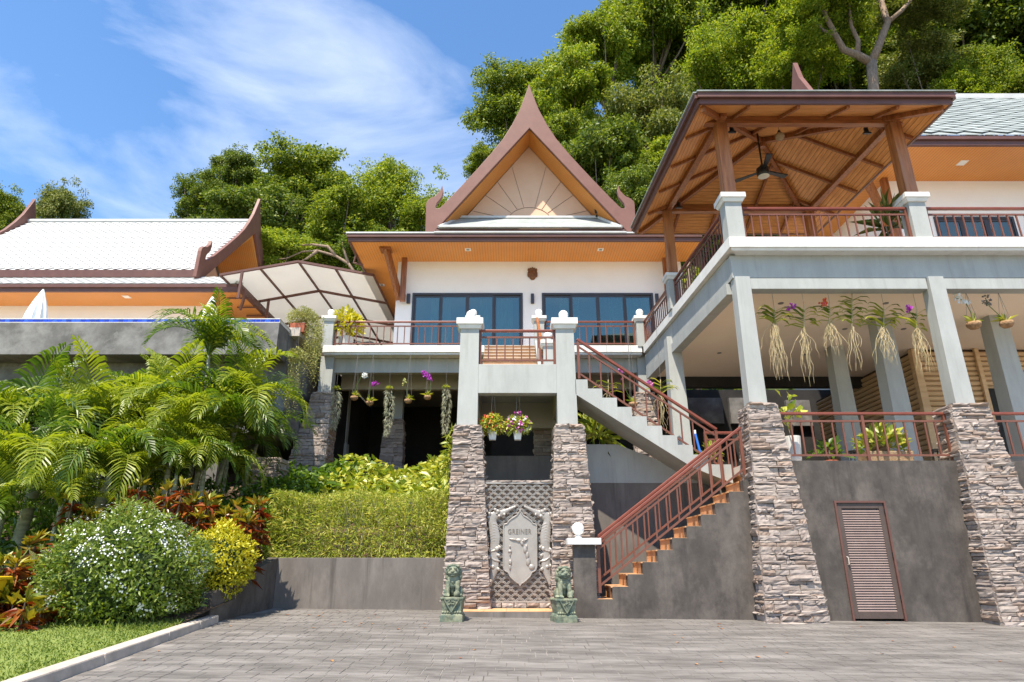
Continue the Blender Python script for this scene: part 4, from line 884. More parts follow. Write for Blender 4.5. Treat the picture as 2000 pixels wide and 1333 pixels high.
# ------------------------------------------------------------------ fabric canopy between the houses
cn = thing('canopy', 'cream fabric canopy on a brown frame between the two houses', 'canopy', (-9.4, 28, 8))
AXc, EL, ER = -9.4, -12.75, -6.05; AZ, EZ = 13.5, 12.85
Yf = [25.2, 28.4, 31.6, 34.8, 38.0, 41.2]; xs_ = [EL, -11.05, AXc, -7.75, ER]
def cz(x): return lerp(AZ, EZ, abs(x - AXc) / (AXc - EL))
for a, b in zip(Yf, Yf[1:]):
    for x0, x1 in zip(xs_, xs_[1:]):
        MB().hexa([(x0 + .03, a + .03, cz(x0) + .05), (x1 - .03, a + .03, cz(x1) + .05), (x1 - .03, b - .03, cz(x1) + .05), (x0 + .03, b - .03, cz(x0) + .05)],
                  [(x0 + .03, a + .03, cz(x0) + .058), (x1 - .03, a + .03, cz(x1) + .058), (x1 - .03, b - .03, cz(x1) + .058), (x0 + .03, b - .03, cz(x0) + .058)]).build('fabric_panel', 'fabric_cream', cn)
for x in xs_: MB().bar((x, Yf[0], cz(x)), (x, Yf[-1], cz(x)), .07, .09).build('frame_rail', 'fascia', cn)
for y in Yf:
    MB().bar((EL, y, cz(EL)), (AXc, y, AZ), .1, .1).build('frame_rafter', 'fascia', cn); MB().bar((AXc, y, AZ), (ER, y, cz(ER)), .1, .1).build('frame_rafter', 'fascia', cn)
for y in Yf[:3]:
    MB().box(EL + .9, EL + 1.0, y - .05, y + .05, cz(EL) - 1.1, cz(EL + .95)).build('frame_post', 'fascia', cn)
for i in range(7): MB().bar((EL + .95, 25.5 + i * 1.1, 12.35), (EL - .2, 25.5 + i * 1.1, 12.35), .06, .06).build('ladder_bar', 'fascia', cn)

# closed parasols on the pool terrace
for (px, y, top, lab, foot) in ((85, 24.0, 565, 'closed white parasol at the far left above the pool', 8.2), (416, 25.0, 578, 'closed white parasol tip showing above the tall palm', 8.2)):
    q = P(px, top, y)
    t = thing('parasol', lab, 'parasol', (q.x, y, foot), 'closed parasols by the pool')
    MB().tube([(q.x, y, foot), (q.x, y, q.z)], .03, 8).build('pole', 'wire', t)
    mbp = MB(); n = 20
    for j in range(9):
        z = lerp(q.z - .02, q.z - 2.3, j / 8); r = .03 + .40 * math.sin(min(1, j / 5.5) * 1.5) - .02 * max(0, j - 6)
        for k in range(n):
            a = 2 * math.pi * k / n; rr = r * (1 - .28 * (k % 2) * min(1, j / 3)); mbp.v.append((q.x + rr * math.cos(a), y + rr * math.sin(a), z))
    for j in range(8):
        for k in range(n): mbp.f.append((j * n + k, j * n + (k + 1) % n, (j + 1) * n + (k + 1) % n, (j + 1) * n + k))
    mbp.f.append(tuple(range(n))); mbp.build('folded_canopy', 'cloth_white', t)

# ------------------------------------------------------------------ right house behind the pavilion
rh = thing('right_house', 'right house with grey diamond tiled roof behind the pavilion', 'house', (17, 22, 8))
HY, HZ = 18.0, 14.62; HX = 11.9
MB().hexa([(HX, HY + .1, HZ - .3), (28, HY + .1, HZ - .3), (28, 20.2, HZ - .3), (HX, 20.2, HZ - .3)], [(HX, HY + .1, HZ - .26), (28, HY + .1, HZ - .26), (28, 20.2, HZ - .26), (HX, 20.2, HZ - .26)]).build('eave_soffit', 'soffit_x', rh)
MB().box(HX, 13.8, 20.2, 30, HZ - .3, HZ - .26).build('eave_soffit', 'soffit_y', rh)
f = MB(); f.box(HX - .05, 28, HY, HY + .1, HZ - .34, HZ - .15); f.box(HX - .1, 28, HY - .08, HY + .1, HZ - .149, HZ); f.build('fascia', 'fascia', rh, bevel=.01)
f = MB(); f.box(HX - .1, HX, HY + .1, 30, HZ - .34, HZ); f.build('fascia', 'fascia', rh)
DXa, DXb, DTt = PX(1822, 424, 20.2), PX(1978, 424, 20.2), PZ(424, 20.2)
for x0, x1, z0, z1 in ((13.8, DXa, 8.1, DTt), (DXb, 26, 8.1, DTt), (13.8, 26, DTt + .001, HZ - .301)): MB().box(x0, x1, 20.2, 20.45, z0, z1).build('wall', 'house_wall', rh)
MB().box(13.802, 14.05, 20.46, 30, 8.1, HZ - .301).build('wall', 'house_wall', rh)
sd = MB(); t = .09
sd.box(DXa, DXb, 20.17, 20.3, DTt - t, DTt); sd.box(DXa, DXa + t, 20.17, 20.3, 8.1, DTt - t); sd.box(DXb - t, DXb, 20.17, 20.3, 8.1, DTt - t); sdo = sd.build('sliding_door', 'alu_dark', rh)
w = (DXb - DXa - 2 * t) / 3
for i in range(3):
    x0 = DXa + t + i * w; f = MB(); f.box(x0, x0 + .09, 20.2, 20.26, 8.12, DTt - t); f.box(x0 + w - .09, x0 + w, 20.2, 20.26, 8.12, DTt - t); f.box(x0 + .09, x0 + w - .09, 20.2, 20.26, DTt - t - .1, DTt - t - .001); f.build('door_leaf', 'alu_dark', sdo)
    MB().box(x0 + .09, x0 + w - .09, 20.225, 20.235, 8.12, DTt - t - .1).build('pane', 'door_glass', sdo)
    if i != 1: MB().box(x0 + w * .4, x0 + w - .09, 20.5, 20.52, 8.12, DTt - t - .02).build('curtain', 'curtain', sdo)
MB().box(13.9, 26, 22, 22.1, 8.1, 14).build('inner_wall', 'room_wall', rh)
vr = Vector((0, 1.0, 1.19)).normalized(); vlen = 6.6; RYr = HY + vr.y * vlen; RZr = HZ + .02 + vr.z * vlen
MB().hexa([(HX - .1, HY - .1, HZ + .002), (28, HY - .1, HZ + .002), (28, RYr, RZr - .1), (HX + .3, RYr, RZr - .1)], [(HX - .1, HY - .1, HZ + .04), (28, HY - .1, HZ + .04), (28, RYr, RZr), (HX + .3, RYr, RZr)]).build('roof', 'roof_grey', rh)
roof_tiles(rh, (HX + .5, HY - .1, HZ + .05), (1, 0, 0), vr, 13.0, vlen, .86, .56, 'roof_grey', True)
MB().box(HX, 28, RYr - .15, RYr + .2, RZr - .02, RZr + .22).build('ridge_cap', 'roof_white', rh)
q = P(1556, 146, RYr); fx = 12.25
MB().prism([(fx, RYr - .1, RZr + 1.9), (fx, RYr - .35, RZr + .9), (fx, RYr - 1.0, RZr - .4), (fx, RYr + 1.0, RZr - .4), (fx, RYr + .35, RZr + .9)], (.2, 0, 0)).build('gable_finial', 'bargeboard', rh)
q = P(1880, 311, 19.0); MB().box(q.x - .14, q.x + .14, 18.9, 19.2, HZ - .312, HZ - .302).build('downlight', 'light_lens', rh)
MB().bar((PX(1680, 345, 19.3), 19.2, HZ - .32), (13.75, 20.15, 11.6), .2, .34).build('eave_brace', 'wood', rh)
MB().box(13.55, 13.75, 19.95, 20.15, 9.5, HZ - .31).build('eave_post', 'wood', rh)

# ------------------------------------------------------------------ pavilion over the upper balcony
pv = thing('pavilion', 'open timber pavilion with hipped roof on the upper balcony', 'pavilion', (7.4, 15.8, LZ1))
FY, BY = 12.58, 18.95; EZp = 11.46
def PVX(x, y): return x - .056 * (y - 12.58)
c0 = Vector((4.54, FY, EZp)); c1 = Vector((10.56, FY, EZp)); c2 = Vector((PVX(10.56, BY), BY, EZp)); c3 = Vector((PVX(4.54, BY), BY, EZp)); cx = (c0 + c1 + c2 + c3) / 4; ap = Vector((cx.x, cx.y, EZp + 1.42))
sides = [(c0, c1), (c1, c2), (c2, c3), (c3, c0)]
for i, (a, b) in enumerate(sides):
    MB().hexa([a, b, ap + Vector((.001, 0, 0)), ap], [a + Vector((0, 0, .05)), b + Vector((0, 0, .05)), ap + Vector((.001, 0, .05)), ap + Vector((0, 0, .05))]).build('ceiling_boards', 'ceiling_board_y' if i in (0, 2) else 'ceiling_board', pv)
    o1, o2 = (a - cx) * .012, (b - cx) * .012
    MB().add([a + o1 + Vector((0, 0, .27)), b + o2 + Vector((0, 0, .27)), ap + Vector((0, 0, .3))], [(0, 1, 2)]).build('roof', 'roof_grey', pv)
    d = (b - a).normalized(); nrm = Vector((d.y, -d.x, 0))
    f = MB(); f.bar(a + Vector((0, 0, .05)) + nrm * .03 - d * .03, b + Vector((0, 0, .05)) + nrm * .03 + d * .03, .06, .14); f.bar(a + Vector((0, 0, .19)) + nrm * .08 - d * .08, b + Vector((0, 0, .19)) + nrm * .08 + d * .08, .12, .14); f.build('fascia', 'fascia', pv)
    MB().bar(a + Vector((0, 0, .27)) + nrm * .1 - d * .1, b + Vector((0, 0, .27)) + nrm * .1 + d * .1, .16, .025).build('gutter_edge', 'roof_grey', pv)
posts = {}
for nm, (x, y) in {'fl': (5.36, 13.62), 'fr': (9.82, 13.62), 'bl': (5.0, 17.95), 'br': (9.55, 17.95)}.items():
    zt = EZp + .55 if True else 0
    w1 = .30 if y < 15 else .28
    z0p = 9.5 if (y < 15 or x < 6) else LZ1 - .05
    MB().frus((x - w1 / 2, x + w1 / 2, y - w1 / 2, y + w1 / 2), z0p, (x - w1 / 2 + .01, x + w1 / 2 - .01, y - w1 / 2 + .01, y + w1 / 2 - .01), EZp + .24).build('post', 'wood_post', pv, bevel=.02); posts[nm] = Vector((x, y, EZp + .34))
Zb = Vector((0, 0, 0))
for a, b in (('fl', 'fr'), ('bl', 'br')): MB().bar(posts[a] - Vector((.4, 0, 0)), posts[b] + Vector((.4, 0, 0)), .17, .26).build('beam', 'wood_h', pv, bevel=.01)
for a, b in (('fl', 'bl'), ('fr', 'br')): MB().bar(posts[a] - Vector((0, .35, .006)), posts[b] + Vector((0, .35, -.006)), .17, .26).build('beam', 'wood', pv, bevel=.01)
def under(x, y):   # height of the ceiling underside
    m_ = 1.0
    rx = abs(x - (cx.x - .056 * (y - cx.y))) / 3.01; ry = abs(y - cx.y) / ((BY - FY) / 2)
    return EZp + 1.42 * (1 - max(rx, ry))
for c in (c0, c1, c2, c3): MB().bar(c + (ap - c) * .03 - Vector((0, 0, .07)), ap - Vector((0, 0, .09)), .11, .16).build('hip_rafter', 'wood', pv)
for i, (a, b) in enumerate(sides):
    for t in (.2, .4, .6, .8):
        p0 = a.lerp(b, t); k = min(t, 1 - t) * 2
        tgt = (a.lerp(b, .5) if False else None)
        inward = (ap - a.lerp(b, .5)); p1 = p0 + inward * k * .98
        MB().bar(p0 - Vector((0, 0, .035)) + inward * .02, p1 - Vector((0, 0, .05)), .07, .10).build('rafter', 'wood', pv)
MB().lathe([(.09, -.32), (.12, -.2), (.12, .0)], ap - Vector((0, 0, .0)), 8).build('king_boss', 'wood', pv)
# spotlights at the beam
for (x, y, lab) in ((5.75, 13.85, 'left front'), (9.3, 13.9, 'right front'), (5.3, 17.6, 'left rear')):
    t = thing('pavilion_spotlight', 'small black spotlight at the %s corner inside the pavilion' % lab, 'spotlight', (x, y, EZp + .35), 'pavilion spotlights')
    MB().tube([(x, y, EZp + .2), (x, y + .02, EZp + .36)], [.06, .05], 10).build('lamp_head', 'black_metal', t); MB().box(x - .1, x + .1, y - .03, y + .03, EZp + .16, EZp + .2).build('lamp_arm', 'black_metal', t)
# ceiling fan
q = P(1490, 335, 15.2)
fn = thing('ceiling_fan', 'black three blade ceiling fan with round pale light', 'ceiling fan', q)
MB().lathe([(.16, -.16), (.17, -.1), (.17, .08), (.09, .14), (.05, .2)], q, 20).build('motor', 'black_metal', fn, smooth=True)
MB().lathe([(.02, -.2), (.11, -.19), (.155, -.165)], q, 20).build('light_disc', 'fan_lens', fn)
MB().tube([q + Vector((0, 0, .18)), (q.x, q.y, under(q.x, q.y) - .02)], .025, 8).build('down_rod', 'black_metal', fn)
for a in (20, 140, 262):
    d = Vector((math.cos(R(a)), math.sin(R(a)), 0)); n_ = Vector((-d.y, d.x, 0))
    MB().hexa([q + d * .14 + n_ * .05, q + d * .14 - n_ * .05, q + d * .80 - n_ * .085, q + d * .80 + n_ * .085], [q + d * .14 + n_ * .05 + Vector((0, 0, .012)), q + d * .14 - n_ * .05 + Vector((0, 0, .03)), q + d * .8 - n_ * .085 + Vector((0, 0, .035)), q + d * .8 + n_ * .085 + Vector((0, 0, .012))]).build('blade', 'black_metal', fn)
q = P(1523, 267, 14.2)
hb = thing('hanging_ball', 'round pale ball ornament hanging from the pavilion ceiling', 'ornament', q)
MB().ball(q, .12, 16, 12).build('ball_body', 'trough_stone', hb, smooth=True); MB().tube([q + Vector((0, 0, .12)), (q.x, q.y, under(q.x, q.y))], .008, 5).build('cord', 'wire', hb); MB().lathe([(.05, 0), (.03, .08)], q + Vector((0, 0, .11)), 8).build('cap', 'black_metal', hb)
# ------------------------------------------------------------------ carved gate panel
GPY = 14.32
gp_ = thing('entrance_gate', 'silver relief gate with fish scale lattice and name plaque', 'gate', (.17, GPY, .2))
def gq(x, y, Y=GPY): q = P(920 + x / 4.44, 930 + y / 4.44, GPY); return Vector((q.x, Y, q.z))
gtl, gtr, gbl, gbr = gq(112, 62), gq(720, 62), gq(160, 1090), gq(694, 1090)
dY = Vector((0, .05, 0))
MB().prism([gtl + Vector((0, .06, 0)), gtr + Vector((0, .06, 0)), gbr + Vector((0, .06, 0)), gbl + Vector((0, .06, 0))], (0, .05, 0)).build('backing_wall', 'stone_brown', gp_)
for a, b in ((gtl, gtr), (gtr, gbr), (gbr, gbl), (gbl, gtl)): MB().bar(a, b, .035, .035).build('frame', 'relief_metal', gp_)
for i, x in enumerate(np.linspace(gbl.x + .12, gbr.x - .12, 5)):
    link('stone', random.choice(STONES), None, gp_, (x, GPY + .02, gbl.z - .07), (0, 0, 0), (.25, .08, .1))
for i, x in enumerate(np.linspace(gtl.x + .15, gtr.x - .15, 5)):
    link('stone', random.choice(STONES), None, gp_, (x, GPY + .04, gtl.z + .03), (0, 0, 0), (.31, .08, .06))
def ring(mb, r0, r1, a0, a1, n=9, y0=0, y1=.022):
    vs = []
    for i in range(n + 1):
        a = R(lerp(a0, a1, i / n)); c, s_ = math.cos(a), math.sin(a)
        vs += [(r0 * c, y0, r0 * s_), (r1 * c, y0, r1 * s_), (r1 * c, y1, r1 * s_), (r0 * c, y1, r0 * s_)]
    fs = []
    for i in range(n):
        for k in range(4): fs.append((i * 4 + k, i * 4 + (k + 1) % 4, (i + 1) * 4 + (k + 1) % 4, (i + 1) * 4 + k))
    mb.add(vs, fs)
sc = MB(); ring(sc, .097, .111, 26, 154); ring(sc, .074, .086, 24, 156); scm = sc.mesh('lattice_scale'); scm.materials.append(MATS['relief_metal'])
rz_, rI = gbl.z - .03, 0
while rz_ < gtl.z - .07:
    t = (rz_ + .08 - gbl.z) / (gtl.z - gbl.z); xa, xb = lerp(gbl.x, gtl.x, t) + .075, lerp(gbr.x, gtr.x, t) - .075
    xx = .17 - 6 * .19 + (rI % 2) * .095
    while xx < xb + .02:
        if xx > xa - .02: link('lattice_scale', scm, None, gp_, (xx, GPY - .005, rz_), (0, 0, 0))
        xx += .19
    rz_ += .083; rI += 1
PLQ = [(0, 285), (10, 310), (30, 338), (75, 366), (100, 385), (112, 408), (140, 415), (148, 440), (150, 790), (138, 826), (105, 842), (92, 875), (62, 905), (34, 930), (12, 940), (0, 965)]
po = [gq(425 + a, b, GPY - .03) for a, b in PLQ] + [gq(425 - a, b, GPY - .03) for a, b in reversed(PLQ[1:-1])]
plq = MB().prism(po, (0, -.035, 0)).build('plaque', 'relief_metal', gp_, bevel=.008)
mbb = MB()
cen = gq(425, 620, GPY - .06)
for a, b in zip(po, po[1:] + po[:1]):
    a2, b2 = a.lerp(cen, .03), b.lerp(cen, .03); a2.y = b2.y = GPY - .068; mbb.bar(a2, b2, .022, .03, up=(0, 1, 0))
mbb.build('plaque_border', 'relief_metal', plq, bevel=.006)
fc = bpy.data.curves.new('lettering', 'FONT'); fc.body = 'GREINER'; fc.size = .15; fc.space_character = 1.12; fc.align_x = 'CENTER'; fc.align_y = 'CENTER'; fc.extrude = .003; fc.materials.append(MATS['letter'])
fo = bpy.data.objects.new('lettering', fc); COL.objects.link(fo); q = gq(420, 485, GPY - .072); fo.location = q; fo.rotation_euler = (R(90), 0, 0); fo.scale = (.78, 1, 1)
tm = bpy.data.meshes.new_from_object(fo.evaluated_get(bpy.context.evaluated_depsgraph_get())); lm_ = Matrix.Translation(q) @ Matrix.Rotation(R(90), 4, 'X') @ Matrix.Diagonal((.78, 1, 1, 1)); tm.transform(lm_)
bpy.data.objects.remove(fo); tm.name = 'lettering'; tm.materials.clear(); link('lettering', tm, 'letter', plq)
em = MB()
def eb(x, y, rx, ry, rz=None, d=.03): em.ball(gq(x, y, GPY - .066), (rx * .0026, d, ry * .0026), 10, 8, Matrix.Rotation(R(rz), 3, 'Y') if rz else None)
eb(415, 560, 30, 16); eb(370, 552, 42, 9, 8); eb(465, 558, 34, 9, -20); eb(440, 585, 14, 22, -25); eb(462, 560, 12, 20)
for (x, y, a, b) in ((470, 640, 18, 30), (488, 690, 16, 30), (495, 745, 20, 34), (525, 790, 26, 22), (478, 615, 12, 20), (338, 615, 8, 14), (338, 655, 17, 16), (338, 685, 6, 12), (340, 750, 14, 24), (338, 795, 9, 22)): eb(x, y, a, b)
em.build('plaque_relief', 'relief_metal', plq, remesh=.008)
for s in (1, -1):
    dm = MB()
    chain = [(468, 268, 11), (500, 283, 14), (540, 303, 18), (580, 322, 25), (620, 335, 36), (662, 358, 40), (668, 400, 38), (655, 440, 40), (648, 490, 44), (642, 540, 46), (645, 600, 42), (655, 650, 36), (652, 700, 42), (652, 760, 44), (650, 810, 38), (664, 860, 28), (680, 915, 18), (688, 960, 10)]
    F = lambda x: 425 + s * (x - 425)
    for (a, b) in zip(chain, chain[1:]):
        for t in (0, .33, .66):
            x, y, r = (lerp(a[i], b[i], t) for i in range(3)); dm.ball(gq(F(x), y, GPY - .028), (r * .0026, .022 + r * .0002, r * .0026), 10, 8)
    for (x, y, r) in ((615, 310, 18), (640, 295, 14), (690, 330, 16), (700, 360, 14), (605, 352, 12), (560, 338, 12), (625, 330, 9), (600, 620, 16), (625, 635, 18), (690, 640, 16), (610, 690, 16), (695, 700, 18), (612, 810, 16), (660, 790, 16), (690, 780, 14)):
        dm.ball(gq(F(x), y, GPY - .055), (r * .0024, .022, r * .0024), 10, 8)
    for j in range(7):        # scale ridges across the body
        y = 420 + j * 24; dm.tube([gq(F(610), y + 14, GPY - .04), gq(F(648), y - 6, GPY - .055), gq(F(690), y + 14, GPY - .04)], .009, 6)
    for (x0, y0, x1, y1) in ((600, 610, 690, 660), (600, 740, 690, 700)): dm.tube([gq(F(x0), y0, GPY - .04), gq(F((x0 + x1) / 2), (y0 + y1) / 2 + 12, GPY - .055), gq(F(x1), y1, GPY - .04)], .018, 8)
    dm.build('carved_beast', 'relief_metal', gp_, remesh=.009)

# ------------------------------------------------------------------ guardian lions on pedestals
def lion(label, x, y, rz, mirror=False, sc=1.0):
    z = gz(x, y)
    t = thing('guardian_lion', label, 'statue', (x, y, z), 'stone guardian lions flanking the gate')
    T = Matrix.Translation((x, y, z)) @ Matrix.Rotation(rz, 4, 'Z') @ Matrix.Scale(sc, 4) @ (Matrix.Scale(-1, 4, (1, 0, 0)) if mirror else Matrix.Identity(4))
    def put(mb): mb.v = [tuple(T @ Vector(v)) for v in mb.v]; return mb
    put(MB().frus((-.20, .20, -.20, .20), -.03, (-.20, .20, -.20, .20), .10).frus((-.19, .19, -.19, .19), .10, (-.165, .165, -.165, .165), .145)).build('base_block', 'bronze_green', t, bevel=.008)
    wst = MB(); wst.frus((-.165, .165, -.165, .165), .14, (-.185, .185, -.185, .185), .30); wst.frus((-.185, .185, -.185, .185), .30, (-.20, .20, -.20, .20), .36); wst.frus((-.21, .21, -.21, .21), .36, (-.205, .205, -.205, .205), .40)
    put(wst).build('pedestal', 'bronze_green', t, bevel=.012)
    cl = MB(); cl.prism([(-.135, -.212, .375), (.135, -.212, .375), (0, -.195, .15)], (0, .02, 0)); put(cl).build('cloth_triangle', 'bronze_green', t, bevel=.004)
    tr = MB()
    for a, b in (((-.135, -.216, .372), (0, -.199, .155)), ((.135, -.216, .372), (0, -.199, .155)), ((-.135, -.216, .37), (.135, -.216, .37))): tr.bar(a, b, .016, .016)
    for i in range(9): tr.ball((random.uniform(-.055, .055), -.214, random.uniform(.27, .345)), (.018, .012, .018), 8, 6)
    put(tr).build('cloth_carving', 'bronze_green', t)
    pt = MB()
    for i in range(8): pt.ball((-.155 + i * .0443, -.172, .15), (.024, .02, .026), 8, 6)
    put(pt).build('petal_band', 'bronze_green', t, smooth=True)
    b = MB(); z0 = .40
    b.ball((0, .06, z0 + .12), (.14, .14, .13)); b.ball((0, .03, z0 + .22), (.125, .12, .14)); b.ball((0, -.03, z0 + .29), (.115, .10, .10)); b.ball((0, -.05, z0 + .22), (.085, .07, .10))
    for s in (-1, 1):
        b.ball((s * .125, .02, z0 + .075), (.058, .11, .085)); b.ball((s * .135, -.06, z0 + .025), (.045, .075, .03))             # hind legs and feet
        b.tube([(s * .085, -.08, z0 + .27), (s * .088, -.115, z0 + .15), (s * .082, -.125, z0 + .03)], [.052, .042, .036], 10); b.ball((s * .08, -.145, z0 + .026), (.044, .055, .03))
        for k in (-1, 0, 1): b.ball((s * .08 + k * .024, -.188, z0 + .022), (.015, .018, .018), 8, 6)
        b.ball((s * .115, -.02, z0 + .42), (.045, .05, .075)); b.ball((s * .12, -.01, z0 + .34), (.04, .05, .06)); b.ball((s * .075, -.03, z0 + .515), (.03, .025, .04))  # mane, ears
        b.ball((s * .045, -.155, z0 + .455), (.027, .022, .022), 8, 6); b.ball((s * .05, -.165, z0 + .485), (.04, .022, .014), 8, 6); b.ball((s * .05, -.165, z0 + .405), (.04, .03, .024), 8, 6)
        for k in range(5): b.ball((s * (.095 + .018 * math.sin(k * 2)), -.045 + .03 * math.cos(k), z0 + .30 + k * .045), (.03, .035, .028), 8, 6)
    b.ball((0, -.06, z0 + .425), (.115, .11, .105)); b.ball((0, -.165, z0 + .43), (.04, .04, .032)); b.ball((0, -.135, z0 + .365), (.065, .05, .026)); b.ball((0, -.16, z0 + .395), (.075, .035, .012))
    for k in range(-3, 4): b.ball((k * .03, -.075 - .01 * abs(k), z0 + .52 + .008 * (3 - abs(k))), (.026, .03, .024), 8, 6)
    b.ball((0, .10, z0 + .40), (.09, .07, .14)); b.tube([(0, .19, z0 + .1), (0, .21, z0 + .25), (0, .17, z0 + .38)], [.04, .05, .02], 8)
    b.ball((.0, -.118, z0 + .255), (.03, .02, .03), 8, 6)
    for k in range(-3, 4): b.ball((k * .024, -.105, z0 + .30 - .006 * abs(k)), (.014, .014, .014), 8, 6)
    if not mirror: b.ball((.085, -.165, z0 + .055), (.058, .055, .055))
    else: b.ball((-.09, -.13, z0 + .05), (.06, .06, .07)); b.ball((-.12, -.11, z0 + .09), (.06, .06, .06))
    o = put(b).build('lion_body', 'bronze_green', t, remesh=.008)
lion('weathered green guardian lion with paw on ball left of the gate', PX(884, 1212, 12.85), 12.85, R(-3), sc=1.04)
lion('weathered green guardian lion with cub right of the gate', PX(1101, 1210, 12.9), 12.9, R(14), True, sc=1.02)

# ------------------------------------------------------------------ planter walls and beds
pw1 = thing('planter_wall', 'mid grey rendered planter wall below the clipped hedge', 'wall', (-3.3, 14.7, 0))
MB().box(-5.2, -1.2, 14.7, 14.88, -.2, 1.12).build('wall_face', 'stucco_mid', pw1, bevel=.008)
pw2 = thing('planter_side_wall', 'sloping planter wall, coloured darker for its shaded side, running back beside the yellow bush', 'wall', (-5.3, 13.4, 0))
MB().hexa([(-5.55, 12.15, -.2), (-5.33, 12.15, -.2), (-5.12, 14.69, -.2), (-5.34, 14.69, -.2)], [(-5.55, 12.15, .50), (-5.33, 12.15, .50), (-5.12, 14.69, 1.13), (-5.34, 14.69, 1.13)]).build('wall_face', 'stucco_dark', pw2, bevel=.012)  # dark stucco puts the shaded side's darkness into the wall colour

def box_points(n, lo, hi, bias=.35):
    lo, hi = np.array(lo), np.array(hi); p = rng.random((n, 3)); ax_ = rng.integers(0, 3, n); m_ = rng.random(n) > bias
    side = rng.integers(0, 2, n); 
    for k in range(3):
        s_ = m_ & (ax_ == k); p[s_, k] = np.where(side[s_] > 0, 1 - rng.random(s_.sum()) ** 2 * .16, rng.random(s_.sum()) ** 2 * .16)
    return lo + p * (hi - lo)
def dome_points(n, c, r, inner=.78, zmin=-.9):
    d = rand_dirs(n * 2); d = d[d[:, 2] > zmin][:n]; k = len(d)
    rr = 1 - (1 - inner) * rng.random(k) ** 1.6 * 1.0
    bump_ = 1 + .09 * np.sin(d[:, 0] * 5 + 1) * np.sin(d[:, 1] * 4 + 2) + .07 * np.sin(d[:, 2] * 9 + d[:, 0] * 7) + .05 * np.sin(d[:, 0] * 17) * np.sin(d[:, 2] * 15 + 1) + .03 * rng.normal(size=k)
    return np.array(c) + d * np.array(r) * (rr * bump_)[:, None], d
# bamboo hedge
hg = thing('bamboo_hedge', 'clipped yellow green bamboo hedge above the planter wall', 'hedge', (-3.3, 15.4, 1.1))
n = 26000
p = box_points(n, (-5.5, 14.9, 1.08), (-1.42, 16.1, 2.52), .25); p[:, 2] += .05 * np.sin(p[:, 0] * 3.1) * (p[:, 2] > 2)
p[:, 1] += .05 * np.sin(p[:, 0] * 4.2 + p[:, 2] * 3) + .05 * np.sin(p[:, 2] * 8 + p[:, 0] * 2)
out_ = (p - np.array([-3.4, 15.6, 1.6])) * [.15, .9, .9]
ax = unit(unit(out_) * .8 + rng.normal(size=(n, 3)) * .75 + [0, -.1, .35])
link('foliage', leaf_mesh('foliage', p, ax, rng.normal(size=(n, 3)) + [0, -.5, 1], rng.uniform(.08, .19, n), rng.uniform(.014, .024, n), .18, .03), 'leaf_bamboo', hg)
mb = MB()
for i in range(40):
    x = random.uniform(-5.3, -1.6); yv = random.uniform(15.1, 15.9); mb.tube([(x, yv, 1.0), (x + random.uniform(-.1, .1), yv, 1.8), (x + random.uniform(-.2, .2), yv - .1, 2.45)], .012, 5)
mb.build('stems', 'palm_stem', hg)
# broad leaf ground cover
n = 4600
p = np.stack([rng.uniform(-7.2, -1.35, n), rng.uniform(16.9, 20.9, n), np.zeros(n)], 1)
p[:, 2] = [bank(b) for b in p[:, 1]]; p[:, 2] += rng.uniform(.05, .75, n) * (1 + .3 * np.sin(p[:, 0] * 2.2))
lft = p[:, 0] < -5.1 + .5 * np.sin(p[:, 1] * 3)
ax = unit(rng.normal(size=(n, 3)) * [.8, .8, .3] + [0, -.35, .55])
nr_ = rng.normal(size=(n, 3)) * .5 + [0, -.4, 1]
for sel, nm, lab, m_ in ((~lft, 'ground_cover', 'sunlit yellow green leafy ground cover above the hedge', 'leaf_cover'), (lft, 'shade_cover', 'dark green broad leaved ground cover left of the sunlit bed', 'leaf_broad')):
    k = sel.sum(); o = link(nm, leaf_mesh(nm, p[sel], ax[sel], nr_[sel], rng.uniform(.22, .40, k), rng.uniform(.10, .16, k), .25, .06), m_); tag(o, lab, 'ground cover', kind='stuff')
# plants beside the tower pillar
def leafy(name, label, cat, c, r, n, L, Wd, m_, group=None, zmin=-.6, stem=True, up=.2, inner=.3):
    t = thing(name, label, cat, (c[0], c[1], c[2] - r[2]), group)
    p, d = dome_points(n, c, r, inner, zmin); k = len(p)
    ax = unit(d * .8 + rng.normal(size=(k, 3)) * .6 + [0, 0, up])
    link('foliage', leaf_mesh('foliage', p, ax, rng.normal(size=(k, 3)) * .6 + [0, -.3, 1], rng.uniform(L * .7, L * 1.2, k), rng.uniform(Wd * .7, Wd * 1.2, k), .15, .06), m_, t)
    if stem:
        mb = MB()
        for i in range(7): mb.tube([(c[0] + random.uniform(-.05, .05), c[1] + random.uniform(-.05, .05), c[2] - r[2] - .05), (c[0] + random.uniform(-.4, .4) * r[0], c[1] + random.uniform(-.4, .4) * r[1], c[2]), (c[0] + random.uniform(-.7, .7) * r[0], c[1] + random.uniform(-.7, .7) * r[1], c[2] + r[2] * .5)], [.03, .018, .008], 5)
        mb.build('stem', 'bark', t)
    return t
leafy('upright_shrub', 'bright green upright shrub climbing beside the left gate pillar', 'shrub', (PX(884, 850, 15.3), 15.3, 3.35), (.16, .18, .75), 260, .20, .05, 'leaf_cover', zmin=-1)
leafy('variegated_plant', 'yellow striped strappy plant behind the wall under the stair', 'plant', (PX(1165, 858, 16.4), 16.4, 4.05), (.55, .35, .45), 110, .8, .07, 'leaf_cover', zmin=0, inner=.05, stem=False)

